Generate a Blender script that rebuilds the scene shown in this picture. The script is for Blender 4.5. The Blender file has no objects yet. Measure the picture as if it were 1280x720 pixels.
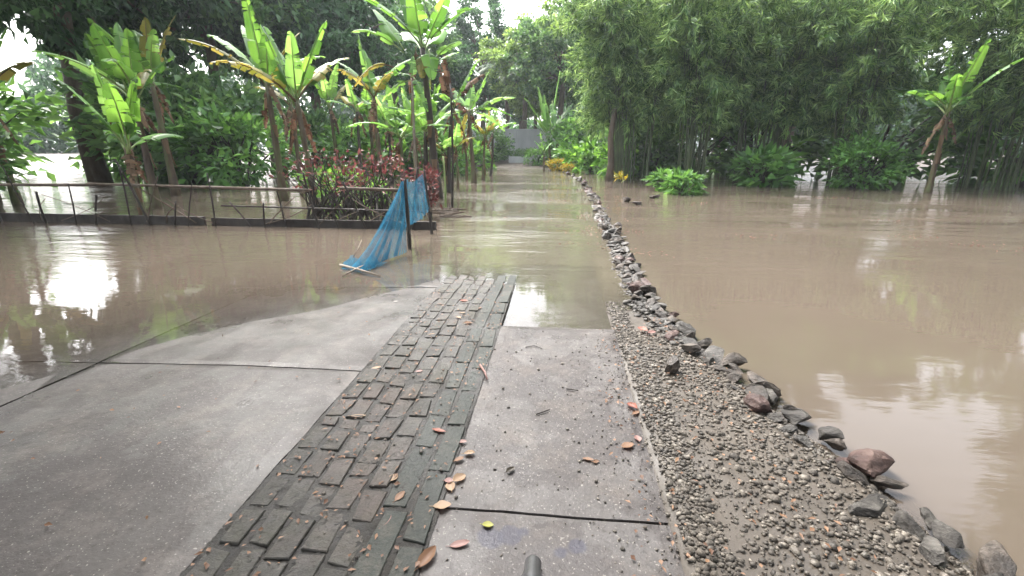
import bpy, math, random
import numpy as np
from mathutils import Vector, Matrix
random.seed(7)
R = math.radians
SC = bpy.context.scene
COL = SC.collection

# ------------------------------------------------------------------ camera
F, PITCH, H = 580.0, math.atan(176 / 580.0), 1.5
YAW = math.atan(60 / (F / math.cos(PITCH)))
cam_d = bpy.data.cameras.new('camera')
cam = bpy.data.objects.new('camera', cam_d)
COL.objects.link(cam)
cam.location = (0, 0, H)
cam.rotation_euler = (math.pi / 2 - PITCH, 0, YAW)
cam_d.sensor_width = 36
cam_d.lens = F / 1280 * 36
cam_d.clip_start = 0.05
cam_d.clip_end = 2000
SC.camera = cam

# ------------------------------------------------------------------ overcast daylight
SUN_EL, SUN_AZ = 55, 318
w = bpy.data.worlds.new('World'); SC.world = w; w.use_nodes = True
nt = w.node_tree; nt.nodes.clear()
sky = nt.nodes.new('ShaderNodeTexSky'); sky.sky_type = 'NISHITA'; sky.sun_disc = False
sky.sun_elevation = R(SUN_EL); sky.sun_rotation = R(SUN_AZ)
sky.air_density = 1.0; sky.dust_density = 6.0; sky.ozone_density = 0.6
hs = nt.nodes.new('ShaderNodeHueSaturation'); hs.inputs['Saturation'].default_value = 0.28
hs.inputs['Value'].default_value = 1.0
bg = nt.nodes.new('ShaderNodeBackground'); bg.inputs['Strength'].default_value = 0.15
wo = nt.nodes.new('ShaderNodeOutputWorld')
nt.links.new(sky.outputs[0], hs.inputs['Color']); nt.links.new(hs.outputs[0], bg.inputs['Color'])
nt.links.new(bg.outputs[0], wo.inputs['Surface'])
sl = bpy.data.lights.new('sun', 'SUN'); sl.energy = 0.7; sl.angle = R(22); sl.color = (1, .96, .9)
sun = bpy.data.objects.new('sun', sl); COL.objects.link(sun)
sd = Vector((math.sin(R(SUN_AZ)) * math.cos(R(SUN_EL)), math.cos(R(SUN_AZ)) * math.cos(R(SUN_EL)), math.sin(R(SUN_EL))))
sun.rotation_euler = sd.to_track_quat('Z', 'Y').to_euler()
SC.view_settings.view_transform = 'Standard'; SC.view_settings.look = 'None'
SC.view_settings.gamma = 1; SC.view_settings.use_curve_mapping = False
SC.view_settings.exposure = 2.6
SC.render.engine = 'CYCLES'
SC.cycles.max_bounces = 8; SC.cycles.transparent_max_bounces = 24
SC.cycles.use_denoising = True

# ------------------------------------------------------------------ measuring
def ray(px, py):
    x = (px - 640) / F; y = (360 - py) / F
    d = (x, math.cos(PITCH) + y * math.sin(PITCH), -math.sin(PITCH) + y * math.cos(PITCH))
    c, s = math.cos(YAW), math.sin(YAW)
    return Vector((c * d[0] - s * d[1], s * d[0] + c * d[1], d[2]))
def gp(px, py, z=0.0):
    d = ray(px, py); t = (z - H) / d.z
    return Vector((d.x * t, d.y * t, z))
def at(px, py, Y):
    d = ray(px, py); t = Y / d.y
    return Vector((d.x * t, Y, H + d.z * t))

# ------------------------------------------------------------------ mesh helpers
class MB:
    def __init__(s): s.v = []; s.f = []; s.m = []
    def add(s, vs, fs, mi=0):
        o = len(s.v); s.v.extend([tuple(a) for a in vs])
        s.f.extend([tuple(i + o for i in q) for q in fs]); s.m.extend([mi] * len(fs))
    def box(s, c, d, rz=0, tilt=(0, 0), mi=0, jit=0):
        M = Matrix.Translation(c) @ Matrix.Rotation(rz, 4, 'Z') @ Matrix.Rotation(tilt[0], 4, 'X') @ Matrix.Rotation(tilt[1], 4, 'Y')
        vs = []
        for z in (-.5, .5):
            for x, y in ((-.5, -.5), (.5, -.5), (.5, .5), (-.5, .5)):
                vs.append(M @ Vector((x * d[0] + random.uniform(-jit, jit), y * d[1] + random.uniform(-jit, jit), z * d[2])))
        s.add(vs, [(0, 3, 2, 1), (4, 5, 6, 7), (0, 1, 5, 4), (1, 2, 6, 5), (2, 3, 7, 6), (3, 0, 4, 7)], mi)
    def tube(s, pts, rad, n=8, mi=0, cap=True):
        pts = [Vector(p) for p in pts]; k = len(pts)
        if not hasattr(rad, '__len__'): rad = [rad] * k
        vs = []; fs = []
        for i, p in enumerate(pts):
            t = (pts[min(i + 1, k - 1)] - pts[max(i - 1, 0)]).normalized()
            a = t.cross(Vector((0, 0, 1)) if abs(t.z) < .9 else Vector((1, 0, 0))).normalized(); b = t.cross(a)
            for j in range(n):
                q = 2 * math.pi * j / n
                vs.append(p + (a * math.cos(q) + b * math.sin(q)) * rad[i])
        for i in range(k - 1):
            for j in range(n):
                fs.append((i * n + j, i * n + (j + 1) % n, (i + 1) * n + (j + 1) % n, (i + 1) * n + j))
        if cap:
            fs.append(tuple(range(n - 1, -1, -1))); fs.append(tuple((k - 1) * n + j for j in range(n)))
        s.add(vs, fs, mi)
    def build(s, name, mats, parent=None, smooth=False, loc=None):
        me = bpy.data.meshes.new(name); me.from_pydata(s.v, [], s.f)
        if not isinstance(mats, (list, tuple)): mats = [mats]
        for m in mats: me.materials.append(m)
        if len(mats) > 1: me.polygons.foreach_set('material_index', s.m)
        if smooth: me.polygons.foreach_set('use_smooth', [True] * len(s.f))
        me.update()
        return link(name, me, parent, loc)
def link(name, me, parent=None, loc=None):
    o = bpy.data.objects.new(name, me); COL.objects.link(o)
    if parent: o.parent = parent
    if loc is not None: o.location = loc
    return o
def quads_mesh(name, V, nper, faces, mat):
    """V (N, nper, 3) array; the same faces repeated on every element"""
    N = V.shape[0]; faces = np.array(faces); k = faces.shape[1]
    me = bpy.data.meshes.new(name)
    me.vertices.add(N * nper); me.vertices.foreach_set('co', V.reshape(-1).astype(np.float32))
    idx = (faces[None] + (np.arange(N) * nper)[:, None, None]).reshape(-1)
    nf = N * len(faces)
    me.loops.add(nf * k); me.loops.foreach_set('vertex_index', idx.astype(np.int32))
    me.polygons.add(nf); me.polygons.foreach_set('loop_start', (np.arange(nf) * k).astype(np.int32))
    me.polygons.foreach_set('loop_total', np.full(nf, k, np.int32))
    me.update(calc_edges=True); me.materials.append(mat)
    return me
def nrm(a): return a / (np.linalg.norm(a, axis=-1, keepdims=True) + 1e-9)
def leaf_cards(name, P, D, L, Wd, mat, rng, fold=.25, up=.6):
    N = len(P); D = nrm(D)
    nn = rng.normal(size=(N, 3)) * .6; nn[:, 2] += up
    S = nrm(np.cross(D, nn)); U = nrm(np.cross(S, D))
    L = L[:, None]; Wd = Wd[:, None]
    b = P; t = P + D * L - U * L * .12
    m = P + D * L * .42
    l = m + S * Wd * .5 + U * Wd * fold; r = m - S * Wd * .5 + U * Wd * fold
    V = np.stack([b, l, t, r], 1)
    return quads_mesh(name, V, 4, [(0, 2, 1), (0, 3, 2)], mat)
def tag(o, label=None, cat=None, group=None, kind=None):
    if label: o['label'] = label
    if cat: o['category'] = cat
    if group: o['group'] = group
    if kind: o['kind'] = kind
    return o
def empty(name, loc, rz=0):
    o = bpy.data.objects.new(name, None); COL.objects.link(o); o.location = loc; o.rotation_euler = (0, 0, rz)
    o.empty_display_size = .1
    return o
ORD = ['', 'first', 'second', 'third', 'fourth', 'fifth', 'sixth', 'seventh', 'eighth', 'ninth', 'tenth', 'eleventh', 'twelfth']
def nth(i):
    if i <= 12: return ORD[i]
    return '%d%s' % (i, 'th' if 10 < i % 100 < 14 else {1: 'st', 2: 'nd', 3: 'rd'}.get(i % 10, 'th'))

# ------------------------------------------------------------------ materials
def mat(name):
    m = bpy.data.materials.new(name); m.use_nodes = True
    t = m.node_tree; t.nodes.clear()
    return m, t, (lambda a, b: t.links.new(a, b))
def N(t, k, **kw):
    n = t.nodes.new('ShaderNode' + k)
    for a, b in kw.items():
        if a.startswith('i_'): n.inputs[a[2:].replace('_', ' ')].default_value = b
        else: setattr(n, a, b)
    return n
def noise(t, scale, detail=4, rough=.6, co=None, stretch=None):
    n = N(t, 'TexNoise'); n.inputs['Scale'].default_value = scale; n.inputs['Detail'].default_value = detail
    n.inputs['Roughness'].default_value = rough
    g = N(t, 'NewGeometry') if co is None else None
    src = g.outputs['Position'] if co is None else co
    if stretch:
        mp = N(t, 'Mapping'); mp.inputs['Scale'].default_value = stretch
        t.links.new(src, mp.inputs[0]); src = mp.outputs[0]
    t.links.new(src, n.inputs['Vector'])
    return n
def ramp(t, src, stops):
    r = N(t, 'ValToRGB'); e = r.color_ramp.elements
    while len(e) < len(stops): e.new(.5)
    for q, (p, c) in zip(e, stops):
        q.position = p; q.color = (c if hasattr(c, '__len__') else (c, c, c)) + ((1,) if not hasattr(c, '__len__') or len(c) == 3 else ())
    t.links.new(src, r.inputs[0])
    return r
def c4(c): return tuple(c) + (1,)
def mixc(t, f, a, b, mode='MIX'):
    n = N(t, 'Mix', data_type='RGBA', blend_type=mode)
    for k, v in ((0, f), (6, a), (7, b)):
        if hasattr(v, 'is_output'): t.links.new(v, n.inputs[k])
        else: n.inputs[k].default_value = v if k == 0 else (c4(v) if len(v) == 3 else v)
    return n.outputs[2]
def rough_mat(name, stops, scale=3, detail=6, rough=(.5, .9), bump=.3, bscale=40, stretch=None, island=0, extra=None, bdist=.01, rscale=2.5, spec=.5):
    m, t, L = mat(name)
    n = noise(t, scale, detail, .65, stretch=stretch); r = ramp(t, n.outputs[0], stops)
    col = r.outputs[0]
    if island:
        g = N(t, 'NewGeometry')
        mr = N(t, 'MapRange'); L(g.outputs['Random Per Island'], mr.inputs[0])
        mr.inputs[3].default_value = 1 - island; mr.inputs[4].default_value = 1 + island
        h = N(t, 'HueSaturation'); L(col, h.inputs['Color']); L(mr.outputs[0], h.inputs['Value']); col = h.outputs[0]
    if extra: col = extra(t, L, col)
    p = N(t, 'BsdfPrincipled'); L(col, p.inputs['Base Color']); p.inputs['Specular IOR Level'].default_value = spec
    rn = noise(t, rscale, 5, .6); rr = ramp(t, rn.outputs[0], [(.35, rough[0]), (.65, rough[1])]); L(rr.outputs[0], p.inputs['Roughness'])
    bn = noise(t, bscale, 6, .7, stretch=stretch); b = N(t, 'Bump'); b.inputs['Strength'].default_value = bump; b.inputs['Distance'].default_value = bdist
    L(bn.outputs[0], b.inputs['Height']); L(b.outputs[0], p.inputs['Normal'])
    o = N(t, 'OutputMaterial'); L(p.outputs[0], o.inputs[0])
    return m
def leaf_mat(name, c1, c2, trans=.35, rough=.45, tcol=None, big=1.3, veins=0, val=(.65, 1.35)):
    m, t, L = mat(name)
    g = N(t, 'NewGeometry')
    n = noise(t, big, 3)
    a = N(t, 'Math', operation='ADD'); L(g.outputs['Random Per Island'], a.inputs[0]); L(n.outputs[0], a.inputs[1])
    a2 = N(t, 'Math', operation='MULTIPLY'); L(a.outputs[0], a2.inputs[0]); a2.inputs[1].default_value = .5
    r = ramp(t, a2.outputs[0], [(.25, c1), (.75, c2)])
    col = r.outputs[0]
    mr = N(t, 'MapRange'); L(g.outputs['Random Per Island'], mr.inputs[0]); mr.inputs[3].default_value = val[0]; mr.inputs[4].default_value = val[1]
    h = N(t, 'HueSaturation'); L(col, h.inputs['Color']); L(mr.outputs[0], h.inputs['Value']); col = h.outputs[0]
    p = N(t, 'BsdfPrincipled'); L(col, p.inputs['Base Color']); p.inputs['Roughness'].default_value = rough
    p.inputs['Specular IOR Level'].default_value = .4
    tr = N(t, 'BsdfTranslucent')
    hh = N(t, 'HueSaturation'); hh.inputs['Hue'].default_value = .47; hh.inputs['Saturation'].default_value = 1.1; hh.inputs['Value'].default_value = 1.7
    L(col, hh.inputs['Color']); L(hh.outputs[0], tr.inputs[0])
    mx = N(t, 'MixShader'); mx.inputs[0].default_value = trans
    L(p.outputs[0], mx.inputs[1]); L(tr.outputs[0], mx.inputs[2])
    o = N(t, 'OutputMaterial'); L(mx.outputs[0], o.inputs[0])
    return m

def conc_extra(t, L, col):
    big = noise(t, 1.3, 9, .68); kb = ramp(t, big.outputs[0], [(.46, 0.0), (.51, .8), (.6, .5)])
    c = mixc(t, kb.outputs[0], col, (.05, .042, .04))            # damp silt stains
    sm = noise(t, 3.2, 9, .78); ks = ramp(t, sm.outputs[0], [(.5, 0.0), (.66, .6)])
    c = mixc(t, ks.outputs[0], c, (.15, .13, .115))
    sp = noise(t, 26, 8, .8); k = ramp(t, sp.outputs[0], [(.54, 0.0), (.66, .85)])
    c = mixc(t, k.outputs[0], c, (.045, .038, .034))
    n3 = noise(t, 90, 2, .5); k3 = ramp(t, n3.outputs[0], [(.64, 0.0), (.72, .7)])
    c = mixc(t, k3.outputs[0], c, (.3, .28, .25))
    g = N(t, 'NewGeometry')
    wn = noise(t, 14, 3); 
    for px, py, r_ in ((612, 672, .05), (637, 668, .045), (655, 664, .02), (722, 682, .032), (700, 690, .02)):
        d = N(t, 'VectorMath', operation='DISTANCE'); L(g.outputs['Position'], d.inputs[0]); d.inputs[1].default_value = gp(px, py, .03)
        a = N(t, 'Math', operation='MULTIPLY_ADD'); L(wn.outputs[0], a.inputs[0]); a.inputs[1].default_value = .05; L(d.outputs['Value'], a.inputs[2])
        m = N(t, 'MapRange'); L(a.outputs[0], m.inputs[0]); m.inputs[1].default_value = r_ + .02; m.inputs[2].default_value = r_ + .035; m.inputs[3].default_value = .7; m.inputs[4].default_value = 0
        c = mixc(t, m.outputs[0], c, (.035, .035, .055))        # dark bluish spots on the nearest slab
    return c
M = {}
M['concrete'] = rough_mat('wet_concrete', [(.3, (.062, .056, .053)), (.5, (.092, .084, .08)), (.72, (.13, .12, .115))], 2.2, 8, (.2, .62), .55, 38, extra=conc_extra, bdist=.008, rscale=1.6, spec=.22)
M['concrete_left'] = rough_mat('smooth_concrete', [(.3, (.055, .052, .048)), (.5, (.08, .075, .07)), (.72, (.115, .107, .098))], 1.4, 8, (.2, .6), .4, 40, extra=conc_extra, bdist=.007, rscale=1.2, spec=.22)
def brick_extra(t, L, col):
    n2 = noise(t, 2.4, 8, .75); k2 = ramp(t, n2.outputs[0], [(.44, 0.0), (.6, .7)])
    c = mixc(t, k2.outputs[0], col, (.05, .048, .034))
    n4 = noise(t, 1.5, 4, .6); k4 = ramp(t, n4.outputs[0], [(.5, 0.0), (.66, .45)])
    c = mixc(t, k4.outputs[0], c, (.12, .085, .075))
    n3 = noise(t, 24, 8, .8); k3 = ramp(t, n3.outputs[0], [(.56, 0.0), (.66, .6)])
    c = mixc(t, k3.outputs[0], c, (.15, .135, .115))
    n5 = noise(t, 40, 6, .8); k5 = ramp(t, n5.outputs[0], [(.56, 0.0), (.64, .7)])
    return mixc(t, k5.outputs[0], c, (.025, .022, .019))
def kerb_extra(t, L, col):
    n2 = noise(t, 5, 8, .8); k2 = ramp(t, n2.outputs[0], [(.5, 0.0), (.64, .7)])
    c = mixc(t, k2.outputs[0], col, (.09, .083, .07))
    n5 = noise(t, 36, 6, .8); k5 = ramp(t, n5.outputs[0], [(.56, 0.0), (.66, .7)])
    return mixc(t, k5.outputs[0], c, (.018, .017, .014))
M['brick'] = rough_mat('paving_brick', [(.3, (.042, .04, .037)), (.55, (.07, .066, .061)), (.75, (.105, .096, .088))], 7, 6, (.3, .65), .9, 30, island=.25, extra=brick_extra, bdist=.014, spec=.25)
M['kerb_block'] = rough_mat('green_block', [(.3, (.024, .028, .024)), (.6, (.042, .047, .041)), (.75, (.07, .07, .064))], 5, 8, (.3, .65), .8, 30, island=.15, extra=kerb_extra, bdist=.012, spec=.25)
M['joint'] = rough_mat('joint_soil', [(.3, (.008, .007, .006)), (.7, (.028, .024, .018))], 20, 6, (.4, .8), .8, 80)
M['mud'] = rough_mat('mud', [(.3, (.04, .032, .024)), (.7, (.08, .064, .048))], 1.5, 6, (.35, .7), .5, 12)
M['soil'] = rough_mat('garden_soil', [(.3, (.06, .05, .03)), (.55, (.1, .085, .05)), (.7, (.07, .1, .035))], .8, 6, (.7, .95), .8, 10)
M['gravel'] = rough_mat('gravel_stone', [(.25, (.035, .029, .023)), (.5, (.085, .072, .058)), (.75, (.24, .215, .18))], 30, 5, (.4, .8), .5, 90, island=.5)
M['rock_grey'] = rough_mat('rock_grey', [(.3, (.014, .012, .01)), (.5, (.04, .035, .03)), (.72, (.16, .148, .13))], 9, 6, (.3, .75), .9, 30, bdist=.02)
M['rock_brown'] = rough_mat('rock_brown', [(.3, (.012, .009, .007)), (.5, (.036, .027, .02)), (.72, (.15, .122, .1))], 9, 6, (.3, .75), .9, 30, bdist=.02)
M['rock_red'] = rough_mat('rock_red', [(.3, (.02, .01, .008)), (.5, (.055, .026, .02)), (.72, (.13, .085, .07))], 9, 6, (.3, .75), .9, 30, bdist=.02)
M['wall'] = rough_mat('wall_render', [(.3, (.3, .305, .32)), (.55, (.4, .405, .42)), (.75, (.48, .48, .49))], .8, 8, (.6, .9), .3, 20, stretch=(1, 1, .35))
M['bark'] = rough_mat('bark', [(.3, (.05, .035, .024)), (.6, (.12, .09, .065)), (.75, (.19, .155, .12))], 5, 6, (.6, .95), .9, 18, stretch=(1, 1, .3), bdist=.03)
M['stick'] = rough_mat('weathered_stick', [(.3, (.012, .009, .007)), (.6, (.03, .023, .018)), (.8, (.07, .055, .045))], 8, 5, (.5, .9), .6, 40, stretch=(1, 1, .3))
M['pale_stick'] = rough_mat('pale_stick', [(.3, (.15, .12, .09)), (.7, (.28, .24, .2))], 12, 4, (.5, .9), .5, 50)
M['stem'] = rough_mat('banana_sheath', [(.3, (.025, .016, .01)), (.47, (.075, .05, .03)), (.6, (.075, .09, .03)), (.78, (.15, .135, .07))], 3.0, 5, (.4, .75), .5, 14, stretch=(1.5, 1.5, .35), bdist=.02)
M['stem_dark'] = rough_mat('dark_sheath', [(.3, (.014, .01, .008)), (.55, (.035, .026, .02)), (.78, (.075, .06, .04))], 3.0, 5, (.4, .75), .5, 14, stretch=(1.5, 1.5, .35), bdist=.02)
M['culm'] = rough_mat('bamboo_culm', [(.3, (.03, .045, .02)), (.55, (.06, .085, .035)), (.8, (.13, .13, .06))], 3.0, 4, (.35, .6), .2, 14, stretch=(1, 1, .4))
M['petiole'] = rough_mat('petiole', [(.3, (.12, .2, .05)), (.7, (.25, .32, .12))], 4, 3, (.4, .6), .2, 20)
M['ban'] = leaf_mat('banana_leaf', (.045, .14, .03), (.12, .27, .055), .45, .36)
M['ban_light'] = leaf_mat('banana_leaf_young', (.1, .25, .06), (.2, .38, .11), .45, .38)
M['ban_yellow'] = leaf_mat('banana_leaf_yellow', (.13, .15, .03), (.22, .2, .05), .4, .45)
M['ban_dead'] = leaf_mat('banana_leaf_dead', (.06, .037, .02), (.17, .115, .07), .25, .8)
M['tree_dark'] = leaf_mat('tree_leaf_dark', (.032, .085, .036), (.068, .15, .06), .3, .4)
M['tree_mid'] = leaf_mat('tree_leaf_mid', (.05, .125, .045), (.11, .21, .07), .35, .4)
M['tree_light'] = leaf_mat('tree_leaf_light', (.09, .18, .045), (.18, .29, .085), .4, .45)
M['bam'] = leaf_mat('bamboo_leaf', (.05, .14, .045), (.22, .34, .12), .38, .42)
M['frond'] = leaf_mat('palm_frond', (.05, .1, .05), (.11, .18, .08), .3, .4)
M['red_leaf'] = leaf_mat('red_leaf', (.08, .028, .022), (.15, .075, .055), .3, .5)
M['yg_leaf'] = leaf_mat('yellow_green_leaf', (.14, .17, .02), (.28, .22, .03), .35, .5)
M['bush'] = leaf_mat('bush_leaf', (.05, .14, .035), (.12, .27, .07), .35, .42)
M['dry'] = leaf_mat('dry_leaf', (.13, .06, .03), (.24, .14, .08), .15, .55, val=(.8, 1.15))
M['dry_tan'] = leaf_mat('dry_leaf_tan', (.27, .17, .1), (.36, .26, .17), .15, .55, val=(.9, 1.1))
M['dry_red'] = leaf_mat('dry_leaf_red', (.2, .05, .03), (.26, .09, .05), .15, .5, val=(.9, 1.1))
M['dry_pink'] = leaf_mat('dry_leaf_pink', (.23, .12, .105), (.3, .18, .155), .15, .5, val=(.9, 1.1))
M['dry_dark'] = leaf_mat('dry_leaf_dark', (.035, .028, .02), (.06, .05, .035), .1, .4, val=(.9, 1.1))
M['leaf_lime'] = leaf_mat('fallen_leaf_lime', (.24, .25, .04), (.3, .29, .06), .15, .5, val=(.9, 1.1))
M['pink'] = leaf_mat('pink_flower', (.55, .3, .36), (.7, .5, .52), .3, .5)

# ------------------------------------------------------------------ ground heights
rs = np.random.RandomState(3)
_ph = rs.uniform(0, 6.28, 24); _k = rs.uniform(.5, 1, 24)
def wob(x, y, s=1.0):
    r = 0
    for i in range(8):
        a = _ph[i] * 2.3; k = (1.3 ** i) * s
        r = r + np.sin((x * math.cos(a) + y * math.sin(a)) * k + _ph[i + 8]) * (.8 ** i) * _k[i]
    return r / 3.0
def path_c(y):        # centre line of the flooded lane
    y = np.asarray(y, float)
    return -.45 - .002 * y - np.where(y > 16, (y - 16) ** 2 * .0052, 0)
def path_hw(y): return 1.35 + np.clip((np.asarray(y, float) - 8) * .02, 0, .8)
def bed(x, y):
    x = np.asarray(x, float); y = np.asarray(y, float)
    c = path_c(y); hw = path_hw(y)
    d = np.abs(x - c) - hw
    z = -.035 - np.clip(d, 0, 1.0) * .12 + wob(x, y, 1.5) * .012
    far = np.clip((y - 35) / 7, 0, 1); z = z + far * .42
    side = np.clip((np.abs(x) - 22) / 10, 0, 1); z = z + side * .6
    back = np.clip((-y - 1) / 8, 0, 1); z = z + back * .35
    return z
def grid_mesh(name, xs, ys, zf, m, kind='structure', smooth=True):
    X, Y = np.meshgrid(xs, ys); Z = zf(X, Y)
    V = np.stack([X, Y, Z], -1).reshape(-1, 3)
    nx = len(xs); fs = []
    for j in range(len(ys) - 1):
        b = j * nx
        fs += [(b + i, b + i + 1, b + i + 1 + nx, b + i + nx) for i in range(nx - 1)]
    me = bpy.data.meshes.new(name); me.from_pydata(V.tolist(), [], fs); me.materials.append(m)
    if smooth: me.polygons.foreach_set('use_smooth', [True] * len(fs))
    me.update(); o = link(name, me); tag(o, kind=kind)
    return o
def spread(a, b, near, far_step):
    out = [0.0]; s = near
    while out[-1] < b: out.append(out[-1] + s); s = min(s * 1.06, far_step)
    neg = [0.0]; s = near
    while neg[-1] > a: neg.append(neg[-1] - s); s = min(s * 1.06, far_step)
    return np.array(sorted(set(neg + out)))
def ground_z(x, y):
    z = bed(x, y)
    near = (np.abs(x + .2) < 2.9) & (y < 6.5)
    return np.where(near, np.minimum(z, -.09), z)
grid_mesh('ground', spread(-400, 400, .35, 25), spread(-300, 600, .35, 25), ground_z, M['mud'])

# ---- pavements at the near end
def slab(name, x0, x1, y0, y1, zf, th, m, n=16, gap=0):
    b = MB(); xs = np.linspace(x0, x1, n); ys = np.linspace(y0, y1, n * 2)
    top = []
    for y in ys:
        for x in xs:
            ex = 0
            if x in (xs[0], xs[-1]) or y in (ys[0], ys[-1]): ex = -.006
            jx = 0
            if x == xs[0] or x == xs[-1]: jx = .008 * float(wob(x * 3, y * 5, 2))
            jy = .006 * float(wob(x * 5, y * 3, 2)) if y in (ys[0], ys[-1]) else 0
            top.append((x + jx, y + jy, float(zf(x, y)) + ex))
    fs = [(j * n + i, j * n + i + 1, (j + 1) * n + i + 1, (j + 1) * n + i) for j in range(2 * n - 1) for i in range(n - 1)]
    b.add(top, fs)
    def skirt(idx):
        o = [top[i] for i in idx] + [(top[i][0], top[i][1], top[i][2] - th) for i in idx]; k = len(idx)
        b.add(o, [(i + 1, i, i + k, i + 1 + k) for i in range(k - 1)])
    skirt([i for i in range(n)]); skirt([(2 * n - 1) * n + i for i in range(n)][::-1])
    skirt([j * n for j in range(2 * n)][::-1]); skirt([j * n + n - 1 for j in range(2 * n)])
    o = b.build(name, m, smooth=False); tag(o, kind='structure')
    return o
def z_main(x, y): return .028 + .004 * float(wob(x, y, 2))
def z_main_sub(x, y): return -.012 - .004 * (y - 3.7) + .004 * float(wob(x, y, 2))
def z_left(x, y):
    s = y - (5.3 + (x + 1.3) * 1.25)
    z = -.022 * s + .006 * float(wob(x * 1.3, y * 1.3, 1.6))
    return max(min(z, .036 + .004 * float(wob(x, y, 3))), -.07)
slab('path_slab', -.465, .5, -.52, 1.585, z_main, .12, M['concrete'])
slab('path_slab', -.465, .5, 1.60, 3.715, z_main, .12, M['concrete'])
y0 = 3.73
for i in range(6):
    slab('path_slab', -.465, .5, y0, y0 + 2.1, z_main_sub, .12, M['concrete']); y0 += 2.115
for x0, x1 in ((-3.3, -1.315), (-5.3, -3.32)):
    for y0, y1 in ((-1.4, .66), (.675, 2.76), (2.775, 4.84), (4.855, 6.95)):
        slab('side_slab', x0, x1, y0, y1, z_left, .1, M['concrete_left'], 22)

# brick paving: separate bricks in one sheet of paving
def z_brick(y): return .036 - max(0, y - 4.3) * .036
b = MB()
colw = [.118, .116, .116, .118, .117, .125, .122]
x = -1.295
def brick(bm, cx, cy, wx, wy, z, mi):
    t = .05; c = .004
    j = lambda a: random.uniform(-a, a)
    tx, ty = j(.007), j(.007)
    base = [(-1, -1), (1, -1), (1, 1), (-1, 1)]
    cut = [random.choice((.004, .008, .012, .018, .028)) for _ in range(4)]
    outer = []; inner = []
    rot = j(.035)
    for k, (a, q) in enumerate(base):
        px = a * (wx / 2 - .0035) + j(.0025); py = q * (wy / 2 - .003) + j(.003)
        px -= a * cut[k] * .6; py -= q * cut[k] * .6
        px, py = px * math.cos(rot) - py * math.sin(rot), px * math.sin(rot) + py * math.cos(rot)
        zz = z + tx * a * .5 + ty * q * .5
        outer.append((cx + px, cy + py, zz - c)); 
        inner.append((cx + px * (1 - 2 * c / wx), cy + py * (1 - 2 * c / wy), zz))
    low = [(p[0], p[1], p[2] - t) for p in outer]
    vs = inner + outer + low; fs = [(0, 1, 2, 3)]
    for k in range(4):
        n2 = (k + 1) % 4
        fs.append((4 + k, 4 + n2, n2, k)); fs.append((8 + k, 8 + n2, 4 + n2, 4 + k))
    bm.add(vs, fs, mi)
for ci, cw in enumerate(colw):
    y = -.5 + random.uniform(0, .2)
    end = 5.45 + random.uniform(-.25, .25)
    while y < end:
        ln = random.choice((.19, .2, .205, .21)) if ci < 5 else random.choice((.3, .38, .42))
        if ci < 5 and random.random() < .08: ln = .1
        brick(b, x + cw / 2 + .003 * math.sin(y * 3), y + ln / 2, cw, ln, z_brick(y) + random.uniform(-.005, .003), 0 if ci < 5 else 1)
        y += ln
    x += cw
o = b.build('brick_paving', [M['brick'], M['kerb_block']]); tag(o, kind='structure')
def z_bed(X, Y):
    r = np.random.default_rng(9).normal(size=X.shape) * .0022
    return .036 - np.clip(Y - 4.3, 0, 9) * .036 - .0075 + wob(X * 6, Y * 6, 2) * .004 + wob(X * 1.5 + 4, Y * 1.5, 1) * .0035 + r
grid_mesh('paving_bed', np.linspace(-1.318, -.462, 70), np.linspace(-.6, 5.9, 420), z_bed, M['joint'])

# verge under the gravel and stones
def row_x(y):
    return np.interp(y, [-2, 1, 2, 3, 3.6, 4.5, 5.56, 7.2, 10.1, 14.1, 18.4, 22, 26.1, 30, 34], [1.75, 1.55, 1.38, 1.15, 1.0, .86, .87, .91, 1.0, 1.1, 1.12, 1.05, .8, .45, .04])
def z_verge(X, Y):
    edge = row_x(Y)
    t = np.clip((X - .5) / np.maximum(edge - .5, .05), 0, 1.6)
    z = .018 + .03 * np.clip((3.6 - Y) / .9, -2.2, 1) - .0 * t
    z = np.where(t > 1, z - (t - 1) * .55, z)
    z = np.maximum(z + wob(X * 3, Y * 3, 1.5) * .012, -.2)
    return np.where(X < .512, np.minimum(z, .017), z)
grid_mesh('verge', np.linspace(.485, 2.4, 52), np.linspace(-1.5, 6.6, 120), z_verge, M['mud'])

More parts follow.
